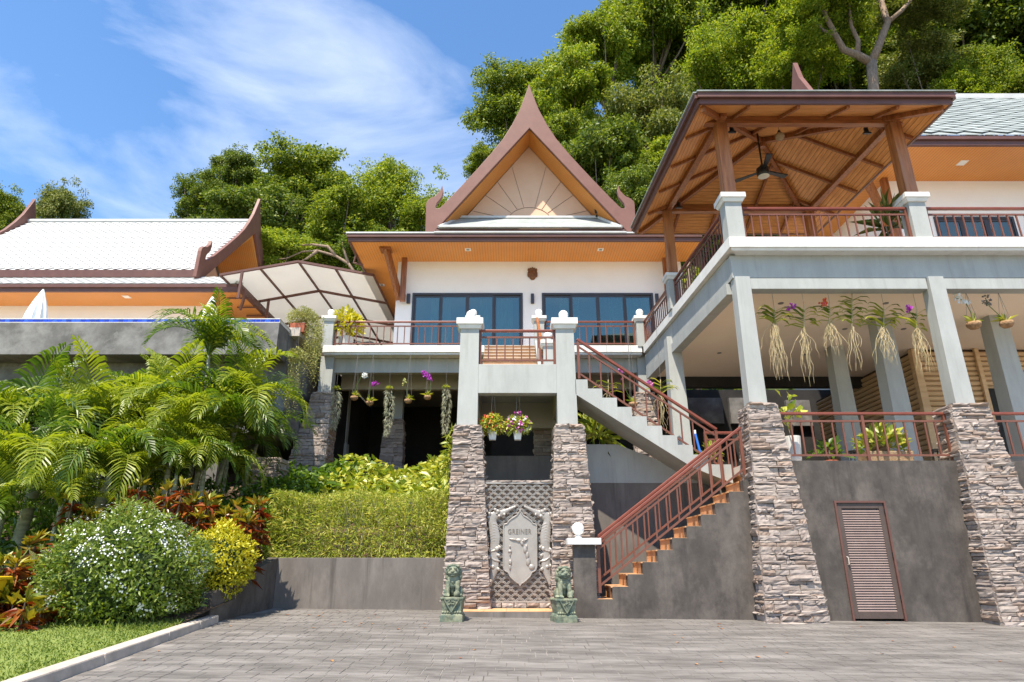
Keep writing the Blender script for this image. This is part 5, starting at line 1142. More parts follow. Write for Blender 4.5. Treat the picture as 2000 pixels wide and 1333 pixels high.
# ------------------------------------------------------------------ round bushes
def bush(label, c, r, n, L, Wd, m_, flowers=0, name='round_bush'):
    t = thing(name, label, 'bush', (c[0], c[1], c[2] - r[2] * .9))
    p, d = dome_points(n, c, r, .72); k = len(p)
    ax = unit(d * .7 + rng.normal(size=(k, 3)) * .8 + [0, 0, .25])
    link('foliage', leaf_mesh('foliage', p, ax, d + rng.normal(size=(k, 3)) * .5, rng.uniform(L * .7, L * 1.25, k), rng.uniform(Wd * .7, Wd * 1.2, k), .05, .06), m_, t)
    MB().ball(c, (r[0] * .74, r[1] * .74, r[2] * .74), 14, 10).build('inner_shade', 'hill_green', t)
    if flowers:
        p, d = dome_points(flowers, c, (r[0] * 1.02, r[1] * 1.02, r[2] * 1.02), .97, -.55); kp = rng.random(len(p)) < np.clip(.62 + .5 * np.sin(d[:, 0] * 6 + d[:, 2] * 5) + .35 * d[:, 2], .12, 1); p, d = p[kp], d[kp]; k = len(p)
        clus = np.repeat(p, 6, 0) + rng.normal(size=(k * 6, 3)) * .04; dd = np.repeat(d, 6, 0)
        keep = rng.random(len(clus)) < .8; clus, dd = clus[keep], dd[keep]
        tang = unit(np.cross(dd, rng.normal(size=dd.shape)))
        P1 = np.concatenate([clus - tang * .018, clus - unit(np.cross(dd, tang)) * .018]); A1 = np.concatenate([tang, unit(np.cross(dd, tang))]); N1 = np.concatenate([dd, dd])
        link('blossom', leaf_mesh('blossom', P1 + N1 * .01, A1, N1, .036, .022, 0, .02), 'petal_white', t)
    return t
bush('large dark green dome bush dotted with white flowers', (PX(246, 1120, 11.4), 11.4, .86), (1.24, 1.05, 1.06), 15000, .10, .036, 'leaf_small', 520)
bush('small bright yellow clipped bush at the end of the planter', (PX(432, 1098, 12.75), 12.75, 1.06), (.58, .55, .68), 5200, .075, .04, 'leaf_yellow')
# crotons
def rosette_arrays(c, n, L, up, spread):
    a = rng.uniform(0, 2 * math.pi, n); e = rng.uniform(*spread, n)
    ax = np.stack([np.cos(a) * np.cos(e), np.sin(a) * np.cos(e), np.sin(e)], 1); return np.repeat([c], n, 0) + rng.normal(size=(n, 3)) * .015, ax
def croton(label, px, py, Y, wpx, hpx, ns=16):
    c = P(px, py, Y); k = Y * .00083; w, h = wpx * k / 2, hpx * k
    t = thing('croton_shrub', label, 'shrub', (c.x, Y, c.z - h), 'croton shrubs in the left bed')
    T, B, st_ = [], [], MB()
    for i in range(ns):
        q = Vector((c.x + random.uniform(-w, w), Y + random.uniform(-.45, .45), c.z - random.uniform(.05, .7) * h))
        T.append(rosette_arrays(q, 14, .3, 1, (.35, 1.35))); B.append(rosette_arrays(q - Vector((0, 0, .13)), 12, .3, 1, (-.5, .45))); B.append(rosette_arrays(q - Vector((0, 0, .33)), 9, .3, 1, (-.7, .3)))
        st_.tube([(lerp(c.x, q.x, .5), Y, c.z - h - .1), (q.x, q.y, q.z - .3), q], [.02, .015, .01], 5)
    for nm, A, m_, up_ in (('young_leaves', T, 'leaf_croton', 1), ('old_leaves', B, 'leaf_croton_red', 1)):
        p = np.concatenate([a for a, _ in A]); ax = np.concatenate([b for _, b in A]); n = len(p)
        link(nm, leaf_mesh(nm, p, ax, np.array([0, 0, 1.0]) + rng.normal(size=(n, 3)) * .25, rng.uniform(.22, .36, n), rng.uniform(.06, .095, n), .2, .05), m_, t)
    st_.build('stem', 'bark', t)
croton('tallest croton shrub with yellow tips behind the white flowered bush', 320, 945, 13.2, 210, 160, 26)
croton('croton shrub with orange leaves above the yellow bush', 435, 975, 13.5, 140, 150, 20)
croton('croton shrub with yellow rosettes left of the white flowered bush', 150, 1020, 11.9, 120, 140, 20)
croton('croton shrub with red hanging leaves low at the left edge', 65, 1085, 10.9, 120, 160, 22)
croton('croton shrub in front of the palm trunks', 225, 975, 12.9, 130, 120, 16)
croton('lowest croton shrub at the lawn edge', 30, 1150, 10.4, 120, 130, 16)
croton('croton shrub between the two round bushes', 478, 1010, 13.4, 50, 120, 8)
n = 8200   # undergrowth
p = np.stack([-5.6 - rng.random(n) ** 1.4 * 13, rng.uniform(12.3, 17.5, n), np.zeros(n)], 1); p[:, 2] = [bank(b) for b in p[:, 1]]; p[:, 2] += rng.random(n) ** 1.2 * (1.3 - .25 * (p[:, 1] < 13.5))
o = link('undergrowth', leaf_mesh('undergrowth', p, rng.normal(size=(n, 3)) + [0, -.2, .4], rng.normal(size=(n, 3)) * .6 + [0, 0, 1], rng.uniform(.14, .34, n), rng.uniform(.05, .12, n)), 'leaf_broad'); tag(o, 'mixed dark green undergrowth beneath the palms', 'undergrowth', kind='stuff')
yb = thing('yellow_bin', 'yellow plastic object cut off by the left edge of frame', 'bin', (PX(-42, 1200, 10.2), 10.2, 0))
c = P(-40, 1150, 10.2); b_ = MB(); b_.frus((c.x - .2, c.x + .13, 10.0, 10.4), c.z - .5, (c.x - .25, c.x + .22, 9.95, 10.45), c.z + .12); b_.build('bin_body', 'yellow_plastic', yb, bevel=.02)
MB().frus((c.x - .28, c.x + .26, 9.92, 10.48), c.z + .12, (c.x - .28, c.x + .26, 9.92, 10.48), c.z + .17).build('bin_rim', 'yellow_plastic', yb, bevel=.015)
MB().tube([(c.x + .06, 9.93, c.z + .06), (c.x + .14, 9.93, c.z + .06)], .03, 8).build('handle', 'black_metal', yb)
MB().frus((c.x - .22, c.x + .14, 9.98, 10.42), -.3, (c.x - .19, c.x + .1, 10.02, 10.38), c.z - .5).build('stand', 'black_metal', yb)

# ------------------------------------------------------------------ palms
def frond_mesh(L, a0, a1, nl=30, ll=.55):
    s_ = np.linspace(0, 1, 14); ang = a0 + (a1 - a0) * s_ ** 1.15; ds = L / 13
    pts_ = [Vector((0, 0, 0))]
    for i in range(13): pts_.append(pts_[-1] + Vector((math.cos(ang[i]), 0, math.sin(ang[i]))) * ds)
    tb_ = MB().tube(pts_, list(np.linspace(.022, .004, 14)), 5)
    mbf = tb_
    for i in range(nl):
        t = .14 + .86 * i / (nl - 1); f_ = t * 13; k = min(12, int(f_)); q = pts_[k].lerp(pts_[k + 1], f_ - k); tg = (pts_[k + 1] - pts_[k]).normalized(); nrm = Vector((-tg.z, 0, tg.x))
        for sd in (-1, 1):
            d = (tg * (.5 + .55 * t) + Vector((0, sd, 0)) * (1.0 - .3 * t) + nrm * .5).normalized() + Vector([random.uniform(-.05, .05) for _ in range(3)])
            L_ = ll * (math.sin(math.pi * min(1, .2 + t * .8)) * .75 + .25) * random.uniform(.85, 1.1); wv = tg * .031
            m1 = q + d * L_ * .45; m2 = q + d * L_ * .78 + Vector((0, 0, -L_ * .16)); tip = q + d * L_ + Vector((0, 0, -L_ * .42))
            mbf.add([q - wv * .4, q + wv * .4, m1 + wv, m1 - wv, m2 + wv * .8, m2 - wv * .8, tip], [(0, 1, 2, 3), (3, 2, 4, 5), (5, 4, 6)])
    me = bpy.data.meshes.new('frond'); me.from_pydata(tb_.v, [], tb_.f); return me
FR = [frond_mesh(2.4, R(86), R(-40), 27, .74), frond_mesh(2.6, R(76), R(-75), 28, .8), frond_mesh(2.2, R(92), R(30), 26, .66), frond_mesh(2.7, R(60), R(-98), 29, .8), frond_mesh(2.3, R(72), R(-70), 26, .72)]
FRm = {}
for m_ in ('leaf_palm', 'leaf_palm_yellow'):
    FRm[m_] = []
    for f in FR: g = f.copy(); g.materials.append(MATS[m_]); FRm[m_].append(g)
def palm(label, px, py, Y, nf=9, sc=1.0, m_='leaf_palm', lean=0.0, stems=1, r_=.06):
    c = P(px, py, Y); zb = bank(Y) - .1
    t = thing('areca_palm', label, 'palm', (c.x + lean, Y, zb), 'areca palms in the left garden')
    for s in range(stems):
        cc = c + Vector((random.uniform(-.35, .35), random.uniform(-.25, .25), random.uniform(-.8, 0))) * (1 if s else 0)
        b0 = Vector((c.x + lean + s * .13 * (-1) ** s, Y + s * .1, zb))
        H = cc.z - zb
        pts_ = [b0.lerp(cc, t_) + Vector((lean * .25 * math.sin(t_ * math.pi), 0, 0)) for t_ in np.linspace(0, 1, 7)]
        MB().tube(pts_, [r_ * k_ for k_ in (1.3, 1.1, 1, .95, .95, 1, .5)], 8).build('trunk', 'palm_stem', t, smooth=True)
        a0 = random.uniform(0, 6.28)
        for i in range(nf + 3):
            k = random.choice((0, 1, 1, 3, 3, 4)) if i > 1 else 2
            link('frond', FRm[m_][k] if random.random() < .55 else random.choice(FRm['leaf_palm_yellow']), None, t, cc + Vector((0, 0, -.1)), (random.uniform(-.25, .25), random.uniform(-.15, .2), a0 + i * 2.4 + random.uniform(-.2, .2)), [sc * random.uniform(.85, 1.1)] * 3)
palm('tallest areca palm rising in front of the pool rim', 408, 690, 16.4, 13, .85, lean=.25)
palm('areca palm drooping over the corner of the pool wall', 475, 800, 16.2, 13, .95, lean=-.45)
palm('areca palm with bright fronds below the pool wall', 330, 835, 15.6, 12, 1.05, 'leaf_palm_yellow', lean=.3)
palm('areca palm standing second from the left edge', 165, 850, 15.3, 12, 1.1, 'leaf_palm_yellow', lean=.15)
palm('areca palm at the far left edge', 25, 855, 14.8, 12, 1.1, lean=.1, r_=.085)
palm('low areca palm with broad fans in front of the trunks', 215, 925, 13.7, 10, .9, lean=-.15, r_=.10)
palm('low areca palm at the left with drooping fronds', 75, 930, 13.3, 10, .9, lean=-.1, r_=.12)
palm('areca palm in the middle of the clump', 255, 835, 16.8, 13, 1.05)
palm('areca palm with leaning pale trunk right of the clump', 420, 850, 15.4, 12, .9, lean=-.45)
palm('shaded areca palm against the stone pillar', 505, 860, 17.2, 9, .75, lean=-.3)
palm('small areca palm low in the middle of the bed', 335, 880, 14.7, 12, .78, 'leaf_palm_yellow')
palm('areca palm behind the left trunks', 95, 825, 17.6, 13, 1.05)
palm('areca palm half hidden behind the middle of the clump', 385, 850, 17.4, 12, .9)
palm('short areca palm beside the middle trunks', 150, 890, 15.9, 12, .85)
palm('short areca palm deep in the shade of the clump', 285, 840, 17.2, 12, .9)
palm('short leafy areca palm at the far left edge', -15, 870, 14.2, 11, .8)
palm('bushy young areca palm hiding the front trunks', 120, 985, 12.7, 8, .62, 'leaf_palm_yellow')
palm('bushy young areca palm at the far left edge', 0, 1010, 12.4, 8, .6)
palm('bushy young areca palm in front of the leaning trunk', 345, 925, 14.2, 8, .66)
palm('young areca palm low at the left edge of the bed', 20, 950, 13.0, 9, .7)
palm('young areca palm between the two front trunks', 145, 955, 13.9, 10, .68)
palm('young areca palm behind the white flowered bush', 285, 935, 14.4, 10, .7, 'leaf_palm_yellow')
palm('young areca palm right of the leaning trunk', 400, 915, 15.2, 9, .66)
palm('young areca palm below the pool corner', 445, 890, 16.6, 10, .7)

# ------------------------------------------------------------------ hanging plants
def wire_up(mb, q, zt, n=1, sp=.0):
    for i in range(n):
        a = 2 * math.pi * i / max(1, n); mb.tube([q + Vector((sp * math.cos(a), sp * math.sin(a), 0)), (q.x, q.y, zt)], .004, 4)
def hang_moss(label, px, ptop, pbot, Y, zt):
    a, b = P(px, ptop, Y), P(px, pbot, Y); H = a.z - b.z
    t = thing('hanging_moss', label, 'moss', a, 'grey hanging moss under the deck')
    n = 620; u = rng.random(n); w = .035 + .11 * np.sin(np.pi * np.clip(u * .8 + .12, 0, 1)) * (1 - .55 * u)
    an = rng.uniform(0, 6.28, n); p = np.stack([a.x + np.cos(an) * w + .05 * np.sin(u * 3), Y + np.sin(an) * w, a.z - u * H], 1)
    ax = np.stack([np.cos(an) * .55, np.sin(an) * .55, -np.ones(n)], 1) + rng.normal(size=(n, 3)) * .3
    link('strands', leaf_mesh('strands', p, ax, rng.normal(size=(n, 3)), rng.uniform(.07, .17, n), .014, .1, 0), 'moss', t)
    n = 60; d = rand_dirs(n); d[:, 2] = abs(d[:, 2]); link('crown', leaf_mesh('crown', np.array(a)[None] + d * .04 + [0, 0, .04], d, rng.normal(size=(n, 3)), .13, .03), 'leaf_cover', t)
    mb = MB(); wire_up(mb, a, zt); mb.build('wire', 'wire', t)
hang_moss('hanging moss nearest the left deck pillar', 657, 762, 838, 21.43, 8.0)
hang_moss('hanging moss in the middle under the deck', 760, 762, 850, 21.43, 8.0)
hang_moss('hanging moss nearest the tower column', 871, 760, 845, 21.43, 8.0)
def flower_spray(base, pts_, r, n, petal, t, name='blossom'):
    p = []; 
    for i in range(n):
        f_ = random.random() * (len(pts_) - 1); k = min(int(f_), len(pts_) - 2); p.append(Vector(pts_[k]).lerp(Vector(pts_[k + 1]), f_ - k) + Vector([random.gauss(0, r) for _ in range(3)]))
    p = np.array([tuple(x) for x in p]); pp = np.repeat(p, 4, 0); d = rand_dirs(len(pp)) * [1, .5, 1]
    link(name, leaf_mesh(name, pp, d, rng.normal(size=(len(pp), 3)) + [0, -1.5, 0], .07, .055, 0, .04), petal, t)
def coconut(label, px, py, Y, zt, stem_px, petal, nfl, r=.135):
    q = P(px, py, Y)
    t = thing('coconut_orchid', label, 'hanging orchid', q, 'orchids in hanging coconut shells')
    MB().lathe([(.02, -r * .8), (r * .6, -r * .65), (r * .92, -r * .3), (r, .0), (r * .9, r * .3), (r * .8, r * .3), (r * .7, .05)], q, 16).build('shell', 'coconut', t, smooth=True)
    n = 12; a = rng.uniform(0, 6.28, n); e = rng.uniform(.3, 1.4, n); ax = np.stack([np.cos(a) * np.cos(e), np.sin(a) * np.cos(e), np.sin(e)], 1)
    link('leaf_tuft', leaf_mesh('leaf_tuft', np.repeat([np.array(q) + [0, 0, r * .3]], n, 0), ax, rng.normal(size=(n, 3)) * .3 + [0, 0, 1], rng.uniform(.2, .36, n), .07, .2, .05), 'leaf_cover', t)
    sp = [q + Vector((0, 0, r * .3))] + [P(a_, b_, Y) for a_, b_ in stem_px]
    MB().tube(sp, .009, 5).build('flower_stem', 'leaf_broad', t)
    if nfl: flower_spray(q, sp[-2:] if len(sp) > 2 else sp[1:] * 2, .045, nfl, petal, t)
    mb = MB(); wire_up(mb, q, zt, 3, r * .9); mb.build('wire', 'wire', t)
coconut('coconut shell orchid with arching white flowers, leftmost under the deck', 692, 777, 21.44, 8.0, [(697, 752), (706, 735), (717, 733)], 'petal_white', 12)
coconut('coconut shell orchid with one violet bloom under the deck', 722, 787, 21.44, 8.0, [(722, 765), (727, 752), (737, 748)], 'petal_purple', 9)
coconut('coconut shell orchid with pale sparse stems under the deck', 797, 783, 21.44, 8.0, [(795, 765), (791, 752), (790, 742)], 'succulent', 8)
coconut('coconut shell orchid with two magenta flower heads under the deck', 835, 776, 21.44, 8.0, [(838, 762), (842, 752), (841, 740), (828, 728)], 'petal_purple', 30)
coconut('coconut shell orchid with white blooms at the right terrace', 1902, 634, 13.85, 7.1, [(1896, 610), (1884, 588), (1866, 582)], 'petal_white', 14, .16)
coconut('coconut shell orchid with dark sprays at the far right', 1966, 632, 13.85, 7.1, [(1945, 610), (1932, 598), (1924, 582)], 'letter', 9, .15)
coconut('coconut shell orchid with pink bloom behind the upper stair', 1236, 790, 18.2, 7.97, [(1222, 762), (1214, 735), (1208, 720)], 'petal_pink', 9, .14)
def vanda(label, px, ptop, pmid, pbot, Y, zt, nl=14, flower=None, spread=.42, nroot=20, pc='petal_purple', seed_up=.5):
    a, m0, b = P(px, ptop, Y), P(px, pmid, Y), P(px, pbot, Y)
    t = thing('vanda_orchid', label, 'hanging orchid', m0, 'vanda orchids hanging from the terrace ceiling')
    p, ax = [], []
    for i in range(nl):
        s = -1 if i % 2 else 1; q = m0.lerp(a, .1 + .75 * i / nl); p.append(tuple(q)); ax.append((s * random.uniform(.8, 1), random.uniform(-.5, .5), random.uniform(.15, .75)))
    n = len(p); V = []
    # arching strap leaves: two chained segments
    mb = MB()
    for q, d in zip(p, ax):
        q = Vector(q); d = Vector(d).normalized(); L = spread * random.uniform(.7, 1.25); sdv = d.cross(Vector((0, 0, 1))).normalized() * random.uniform(.026, .04)
        c1, c2, c3 = q, q + d * L * .5, q + d * L * .85 + Vector((0, 0, -L * .18)); c4 = q + d * L * 1.02 + Vector((0, 0, -L * .42))
        mb.add([c1 - sdv, c1 + sdv, c2 + sdv, c2 - sdv, c3 + sdv * .9, c3 - sdv * .9, c4], [(0, 1, 2, 3), (3, 2, 4, 5), (5, 4, 6)])
    mb.build('leaf_fan', 'leaf_cover', t)
    MB().tube([m0, a], .014, 6).build('stem', 'root_tan', t)
    rt = MB(); H = m0.z - b.z
    for i in range(nroot):
        L = H * random.uniform(.45, 1.0); q = m0 + Vector((random.uniform(-.06, .06), random.uniform(-.05, .05), random.uniform(-.02, .1))); pts_ = [q]; dx, dy = random.gauss(0, .12), random.gauss(0, .09)
        for j in range(1, 7): pts_.append(q + Vector((dx * math.sin(j / 3.2) + random.uniform(-.045, .045), dy * math.sin(j / 3.2) + random.uniform(-.02, .02), -L * j / 6)))
        rt.tube(pts_, [.0065, .006, .006, .0055, .005, .004, .002], 4)
    rt.build('aerial_roots', 'root_tan', t)
    if flower: q = P(flower[0], flower[1], Y - .1); flower_spray(q, [q, q + Vector((.03, 0, .03))], .04, 9, pc, t); MB().tube([m0.lerp(a, .5), q], .007, 4).build('flower_stem', 'leaf_broad', t)
    mb = MB(); wire_up(mb, a, zt); mb.build('wire', 'wire', t)
vanda('leftmost hanging vanda with long greenish roots', 1512, 602, 636, 752, 13.98, 7.2, 20, None, .46, 26)
vanda('hanging vanda with a violet flower, second from the grey column', 1570, 596, 648, 756, 13.98, 7.2, 18, (1543, 600), .46, 16)
vanda('small hanging vanda with short bushy roots, third in the row', 1620, 592, 634, 706, 13.98, 7.2, 12, (1612, 594), .30, 22, 'petal_red')
vanda('tall upright leafy hanging vanda with few roots, fourth in the row', 1664, 574, 640, 735, 13.98, 7.2, 28, None, .36, 8)
vanda('widest hanging vanda with spreading leaves, fifth in the row', 1726, 598, 645, 724, 13.98, 7.2, 24, None, .52, 20)
vanda('hanging vanda with thick tan roots beside the right column', 1790, 604, 648, 742, 13.95, 7.2, 14, (1774, 606), .34, 24)
vanda('hanging vanda with magenta bloom behind the stair railing', 1290, 742, 775, 850, 17.6, 7.9, 18, (1268, 752), .5, 16, 'petal_pink')
vanda('hanging vanda with strap leaves above the upper stair', 1188, 742, 770, 800, 18.0, 7.9, 10, None, .45, 6)
# flower baskets in the gate opening
def basket(label, px, py, Y, petals):
    q = P(px, py, Y)
    t = thing('flower_basket', label, 'flower basket', q, 'white hanging flower baskets in the gate opening')
    MB().frus((q.x - .075, q.x + .075, Y - .075, Y + .075), q.z - .22, (q.x - .105, q.x + .105, Y - .105, Y + .105), q.z).build('pot', 'paint_white', t, bevel=.012)
    c = (q.x, Y, q.z + .13); p, d = dome_points(520, c, (.29, .26, .24), .4, -.75); n = len(p)
    link('foliage', leaf_mesh('foliage', p, d + rng.normal(size=(n, 3)) * .6, rng.normal(size=(n, 3)) + [0, -.5, 1], .10, .045), 'leaf_cover', t)
    for nm, m_, k in petals:
        p, d = dome_points(k, c, (.31, .29, .27), .85, -.7); n = len(p)
        link(nm, leaf_mesh(nm, np.repeat(p, 3, 0), rand_dirs(n * 3), np.repeat(d, 3, 0), .06, .05, 0, .03), m_, t)
    mb = MB(); wire_up(mb, q, 5.2, 3, .1); mb.build('wire', 'wire', t)
basket('white hanging basket with red and yellow flowers in the gate opening', 962, 842, 14.75, (('red_blossom', 'petal_red', 60), ('yellow_blossom', 'leaf_yellow', 34)))
basket('white hanging basket with pink and white flowers in the gate opening', 1011, 842, 14.75, (('pink_blossom', 'petal_pink', 62), ('white_blossom', 'petal_white', 22)))
# trailing plants by the pool corner
tp = thing('trailing_planter', 'terracotta box of trailing succulents at the pool corner', 'planter', P(585, 650, 20.3))
q = P(585, 642, 20.3); MB().frus((q.x - .22, q.x + .22, 20.1, 20.5), q.z - .2, (q.x - .26, q.x + .26, 20.06, 20.54), q.z + .12).build('box', 'terracotta', tp, bevel=.01)
MB().bar((q.x, 20.3, q.z - .2), (q.x - .1, 20.3, q.z - .9), .03, .03).build('bracket', 'wire', tp)
c = P(592, 622, 20.3); p, d = dome_points(1500, c, (.5, .4, .36), .3, -.4); n = len(p); link('foliage', leaf_mesh('foliage', p, d + rng.normal(size=(n, 3)), rng.normal(size=(n, 3)), .11, .02), 'succulent', tp)
P_, A_ = [], []
for i in range(120):
    s = P(random.uniform(598, 632), random.uniform(612, 655), 20.25 + random.uniform(-.3, .3)); L = random.uniform(.5, 2.3) * (1 if s.x > P(604, 640, 20.3).x else .7)
    for k in range(int(L / .055)): P_.append(s + Vector((.06 * math.sin(k * .4 + i) + random.gauss(0, .03), random.gauss(0, .03), -k * .055))); A_.append((random.gauss(0, 1), random.gauss(0, .6), -.4))
n = len(P_); link('trails', leaf_mesh('trails', np.array([tuple(v) for v in P_]), np.array(A_), rng.normal(size=(n, 3)), .075, .022), 'succulent', tp)
tb2 = thing('trailing_ball', 'pale yellow trailing plant hanging beside the grey pool wall', 'hanging plant', P(580, 690, 20.0))
c = P(580, 695, 19.6); p, d = dome_points(900, c, (.27, .25, .24), .4); n = len(p); link('foliage', leaf_mesh('foliage', p, d + rng.normal(size=(n, 3)), rng.normal(size=(n, 3)), .09, .03), 'succulent', tb2)
P_ = []
for i in range(46):
    s = c + Vector((random.uniform(-.2, .2), random.uniform(-.2, .2), -.1)); L = random.uniform(.3, 1.9)
    for k in range(int(L / .06)): P_.append(tuple(s + Vector((random.gauss(0, .02) - .02 * k * .1, random.gauss(0, .02), -k * .06))))
n = len(P_); link('trails', leaf_mesh('trails', np.array(P_), rng.normal(size=(n, 3)) + [0, 0, -.6], rng.normal(size=(n, 3)), .07, .02), 'succulent', tb2)
mb = MB(); wire_up(mb, c, P(582, 650, 19.6).z); mb.build('wire', 'wire', tb2)
# pots
def potted(label, x, y, zf, pw_, ph, cloud, n, L, Wd, m_, pm='paint_white', zmin=-.5):
    t = thing('potted_plant', label, 'potted plant', (x, y, zf))
    MB().lathe([(pw_ * .36, 0), (pw_ * .42, ph * .3), (pw_ * .5, ph * .95), (pw_ * .5, ph), (pw_ * .44, ph), (pw_ * .42, ph * .9)], (x, y, zf), 18).build('pot', pm, t, smooth=False)
    c = (x, y, zf + ph + cloud[2] * .75); p, d = dome_points(n, c, cloud, .25, zmin); k = len(p)
    link('foliage', leaf_mesh('foliage', p, d + rng.normal(size=(k, 3)) * .5 + [0, 0, .3], rng.normal(size=(k, 3)) * .5 + [0, -.3, 1], rng.uniform(L * .7, L * 1.2, k), Wd), m_, t)
    mb = MB()
    for i in range(4): mb.tube([(x, y, zf + ph * .8), (x + random.uniform(-.4, .4) * cloud[0], y, zf + ph + cloud[2])], .012, 5)
    mb.build('stem', 'bark', t); return t
potted('yellow leaved potted plant at the left end of the deck', PX(676, 660, 22.0), 22.0, DZ, .55, .5, (.55, .5, .62), 420, .26, .10, 'leaf_yellow')
potted('tall white planter with climbing leaves behind the terrace railing', PX(1550, 880, 14.1), 14.1, TZ, .36, .62, (.3, .25, .55), 26, .3, .19, 'leaf_cover')
potted('potted sword leaved plant on the upper balcony by the post', PX(1738, 455, 14.3), 14.3, 8.2, .5, .3, (.28, .25, .62), 60, .75, .05, 'leaf_olive', 'stucco_mid', .2)
tr = thing('stone_trough', 'sandy stone trough of yellow green leaves behind the terrace railing', 'planter', (PX(1730, 895, 14.05), 14.05, TZ))
x = PX(1730, 895, 14.05); MB().frus((x - .48, x + .48, 13.88, 14.25), TZ - .02, (x - .52, x + .52, 13.84, 14.29), TZ + .26).build('trough_body', 'trough_stone', tr, bevel=.015)
p, d = dome_points(150, (x, 14.06, TZ + .42), (.5, .25, .38), .2, -.3); n = len(p); link('foliage', leaf_mesh('foliage', p, d + rng.normal(size=(n, 3)) * .4 + [0, 0, .4], rng.normal(size=(n, 3)) * .5 + [0, -.5, 1], .24, .12), 'leaf_cover', tr)
potted('low green potted plant on the terrace floor behind the railing', PX(1620, 890, 15.0), 15.0, TZ, .34, .22, (.35, .3, .25), 40, .26, .12, 'leaf_broad', 'terracotta')
potted('small potted plant at the foot of the upper stair', PX(1385, 890, 16.3), 16.3, TZ, .3, .3, (.22, .2, .35), 50, .24, .07, 'leaf_cover')
bp = thing('blue_broom', 'blue handled broom leaning at the foot of the upper stair', 'broom', P(1363, 900, 16.2))
a, b = P(1358, 848, 16.2), P(1369, 890, 16.0); MB().tube([a, b], .03, 8).build('handle', 'blue_plastic', bp); MB().tube([a, a + Vector((-.005, 0, .1))], .028, 8).build('grip', 'globe_white', bp); MB().frus((b.x - .14, b.x + .14, 15.95, 16.05), b.z - .3, (b.x - .08, b.x + .08, 15.97, 16.03), b.z - .02).build('bristles', 'blue_plastic', bp)
# patio table and chairs in the shade of the open terrace
def stool(label, x, y):
    t = thing('terrace_stool', label, 'stool', (x, y, TZ), 'black stools in the open terrace')
    MB().lathe([(.18, .44), (.19, .47), (.17, .49)], (x, y, TZ), 14).build('seat', 'black_metal', t)
    for a in range(4): MB().tube([(x + .13 * math.cos(a * 1.57 + .7), y + .13 * math.sin(a * 1.57 + .7), TZ + .44), (x + .2 * math.cos(a * 1.57 + .7), y + .2 * math.sin(a * 1.57 + .7), TZ)], .014, 6).build('leg', 'black_metal', t)
stool('black stool behind the railing left of the stone trough', PX(1672, 880, 15.2), 15.2)
stool('black stool behind the railing right of the stone trough', PX(1835, 885, 15.0), 15.0)
sofa = thing('dark_sofa', 'dark low sofa in the shade at the back of the terrace', 'sofa', (7.3, 22, TZ))
MB().box(6.2, 8.6, 21.6, 22.6, TZ, TZ + .45).build('seat', 'interior_dark', sofa, bevel=.05); MB().box(6.2, 8.6, 22.4, 22.7, TZ + .4, TZ + 1.0).build('backrest', 'interior_dark', sofa, bevel=.05)
for x in (6.2, 8.4): MB().box(x, x + .2, 21.6, 22.5, TZ + .4, TZ + .7).build('armrest', 'interior_dark', sofa, bevel=.04)
# ------------------------------------------------------------------ trees
def crown_mesh(seed, nlobe, per_lobe, per, L, Wd, spread=.75, rc=(.07, .15)):
    r0 = np.random.default_rng(seed); C_ = []
    lob = unit(r0.normal(size=(nlobe, 3)) * [1, 1, .9] + [0, 0, .12]) * r0.uniform(.3, spread, nlobe)[:, None]
    for l in lob:
        s_ = r0.uniform(.18, .38)
        q = unit(r0.normal(size=(per_lobe, 3)) + [0, 0, .3]) * (r0.random(per_lobe) ** .4 * s_)[:, None] * [1.15, 1.15, .8]
        C_.append(l + q)
    C_.append(unit(r0.normal(size=(nlobe * 2, 3))) * r0.uniform(.55, 1.05, nlobe * 2)[:, None])
    c = np.concatenate(C_); P_, A_, N_ = [], [], []
    for q0 in c:
        rcl = r0.uniform(*rc); n = int(per * r0.uniform(.5, 1.4) * (rcl / rc[1]) ** 1.3) + 6
        q = unit(r0.normal(size=(n, 3)) + [0, 0, .2]); rr = r0.random(n) ** .5 * r0.choice([1, 1, 1, 1, 1.35], n)
        P_.append(q0 + q * (rr * rcl)[:, None] * [1.2, 1.2, .75]); A_.append(q * .6 + r0.normal(size=(n, 3)) * .6 + [0, 0, -.2]); N_.append(q * .75 + r0.normal(size=(n, 3)) * .55 + [0, 0, .5])
    P_, A_, N_ = map(np.concatenate, (P_, A_, N_)); n = len(P_)
    return leaf_mesh('crown', P_, A_, N_, r0.uniform(L * .6, L * 1.35, n), r0.uniform(Wd * .6, Wd * 1.3, n), .1, .06), c
CR = [crown_mesh(1, 20, 22, 125, .060, .033), crown_mesh(2, 22, 21, 120, .056, .031), crown_mesh(3, 19, 24, 130, .064, .035), crown_mesh(4, 11, 14, 95, .062, .033, .8, (.06, .13)), crown_mesh(5, 25, 20, 125, .05, .027)]
CRM = {}
def crown_var(k, m_):
    if (k, m_) not in CRM:
        g = CR[k][0].copy(); g.materials.clear(); g.materials.append(MATS[m_]); CRM[(k, m_)] = g
    return CRM[(k, m_)]
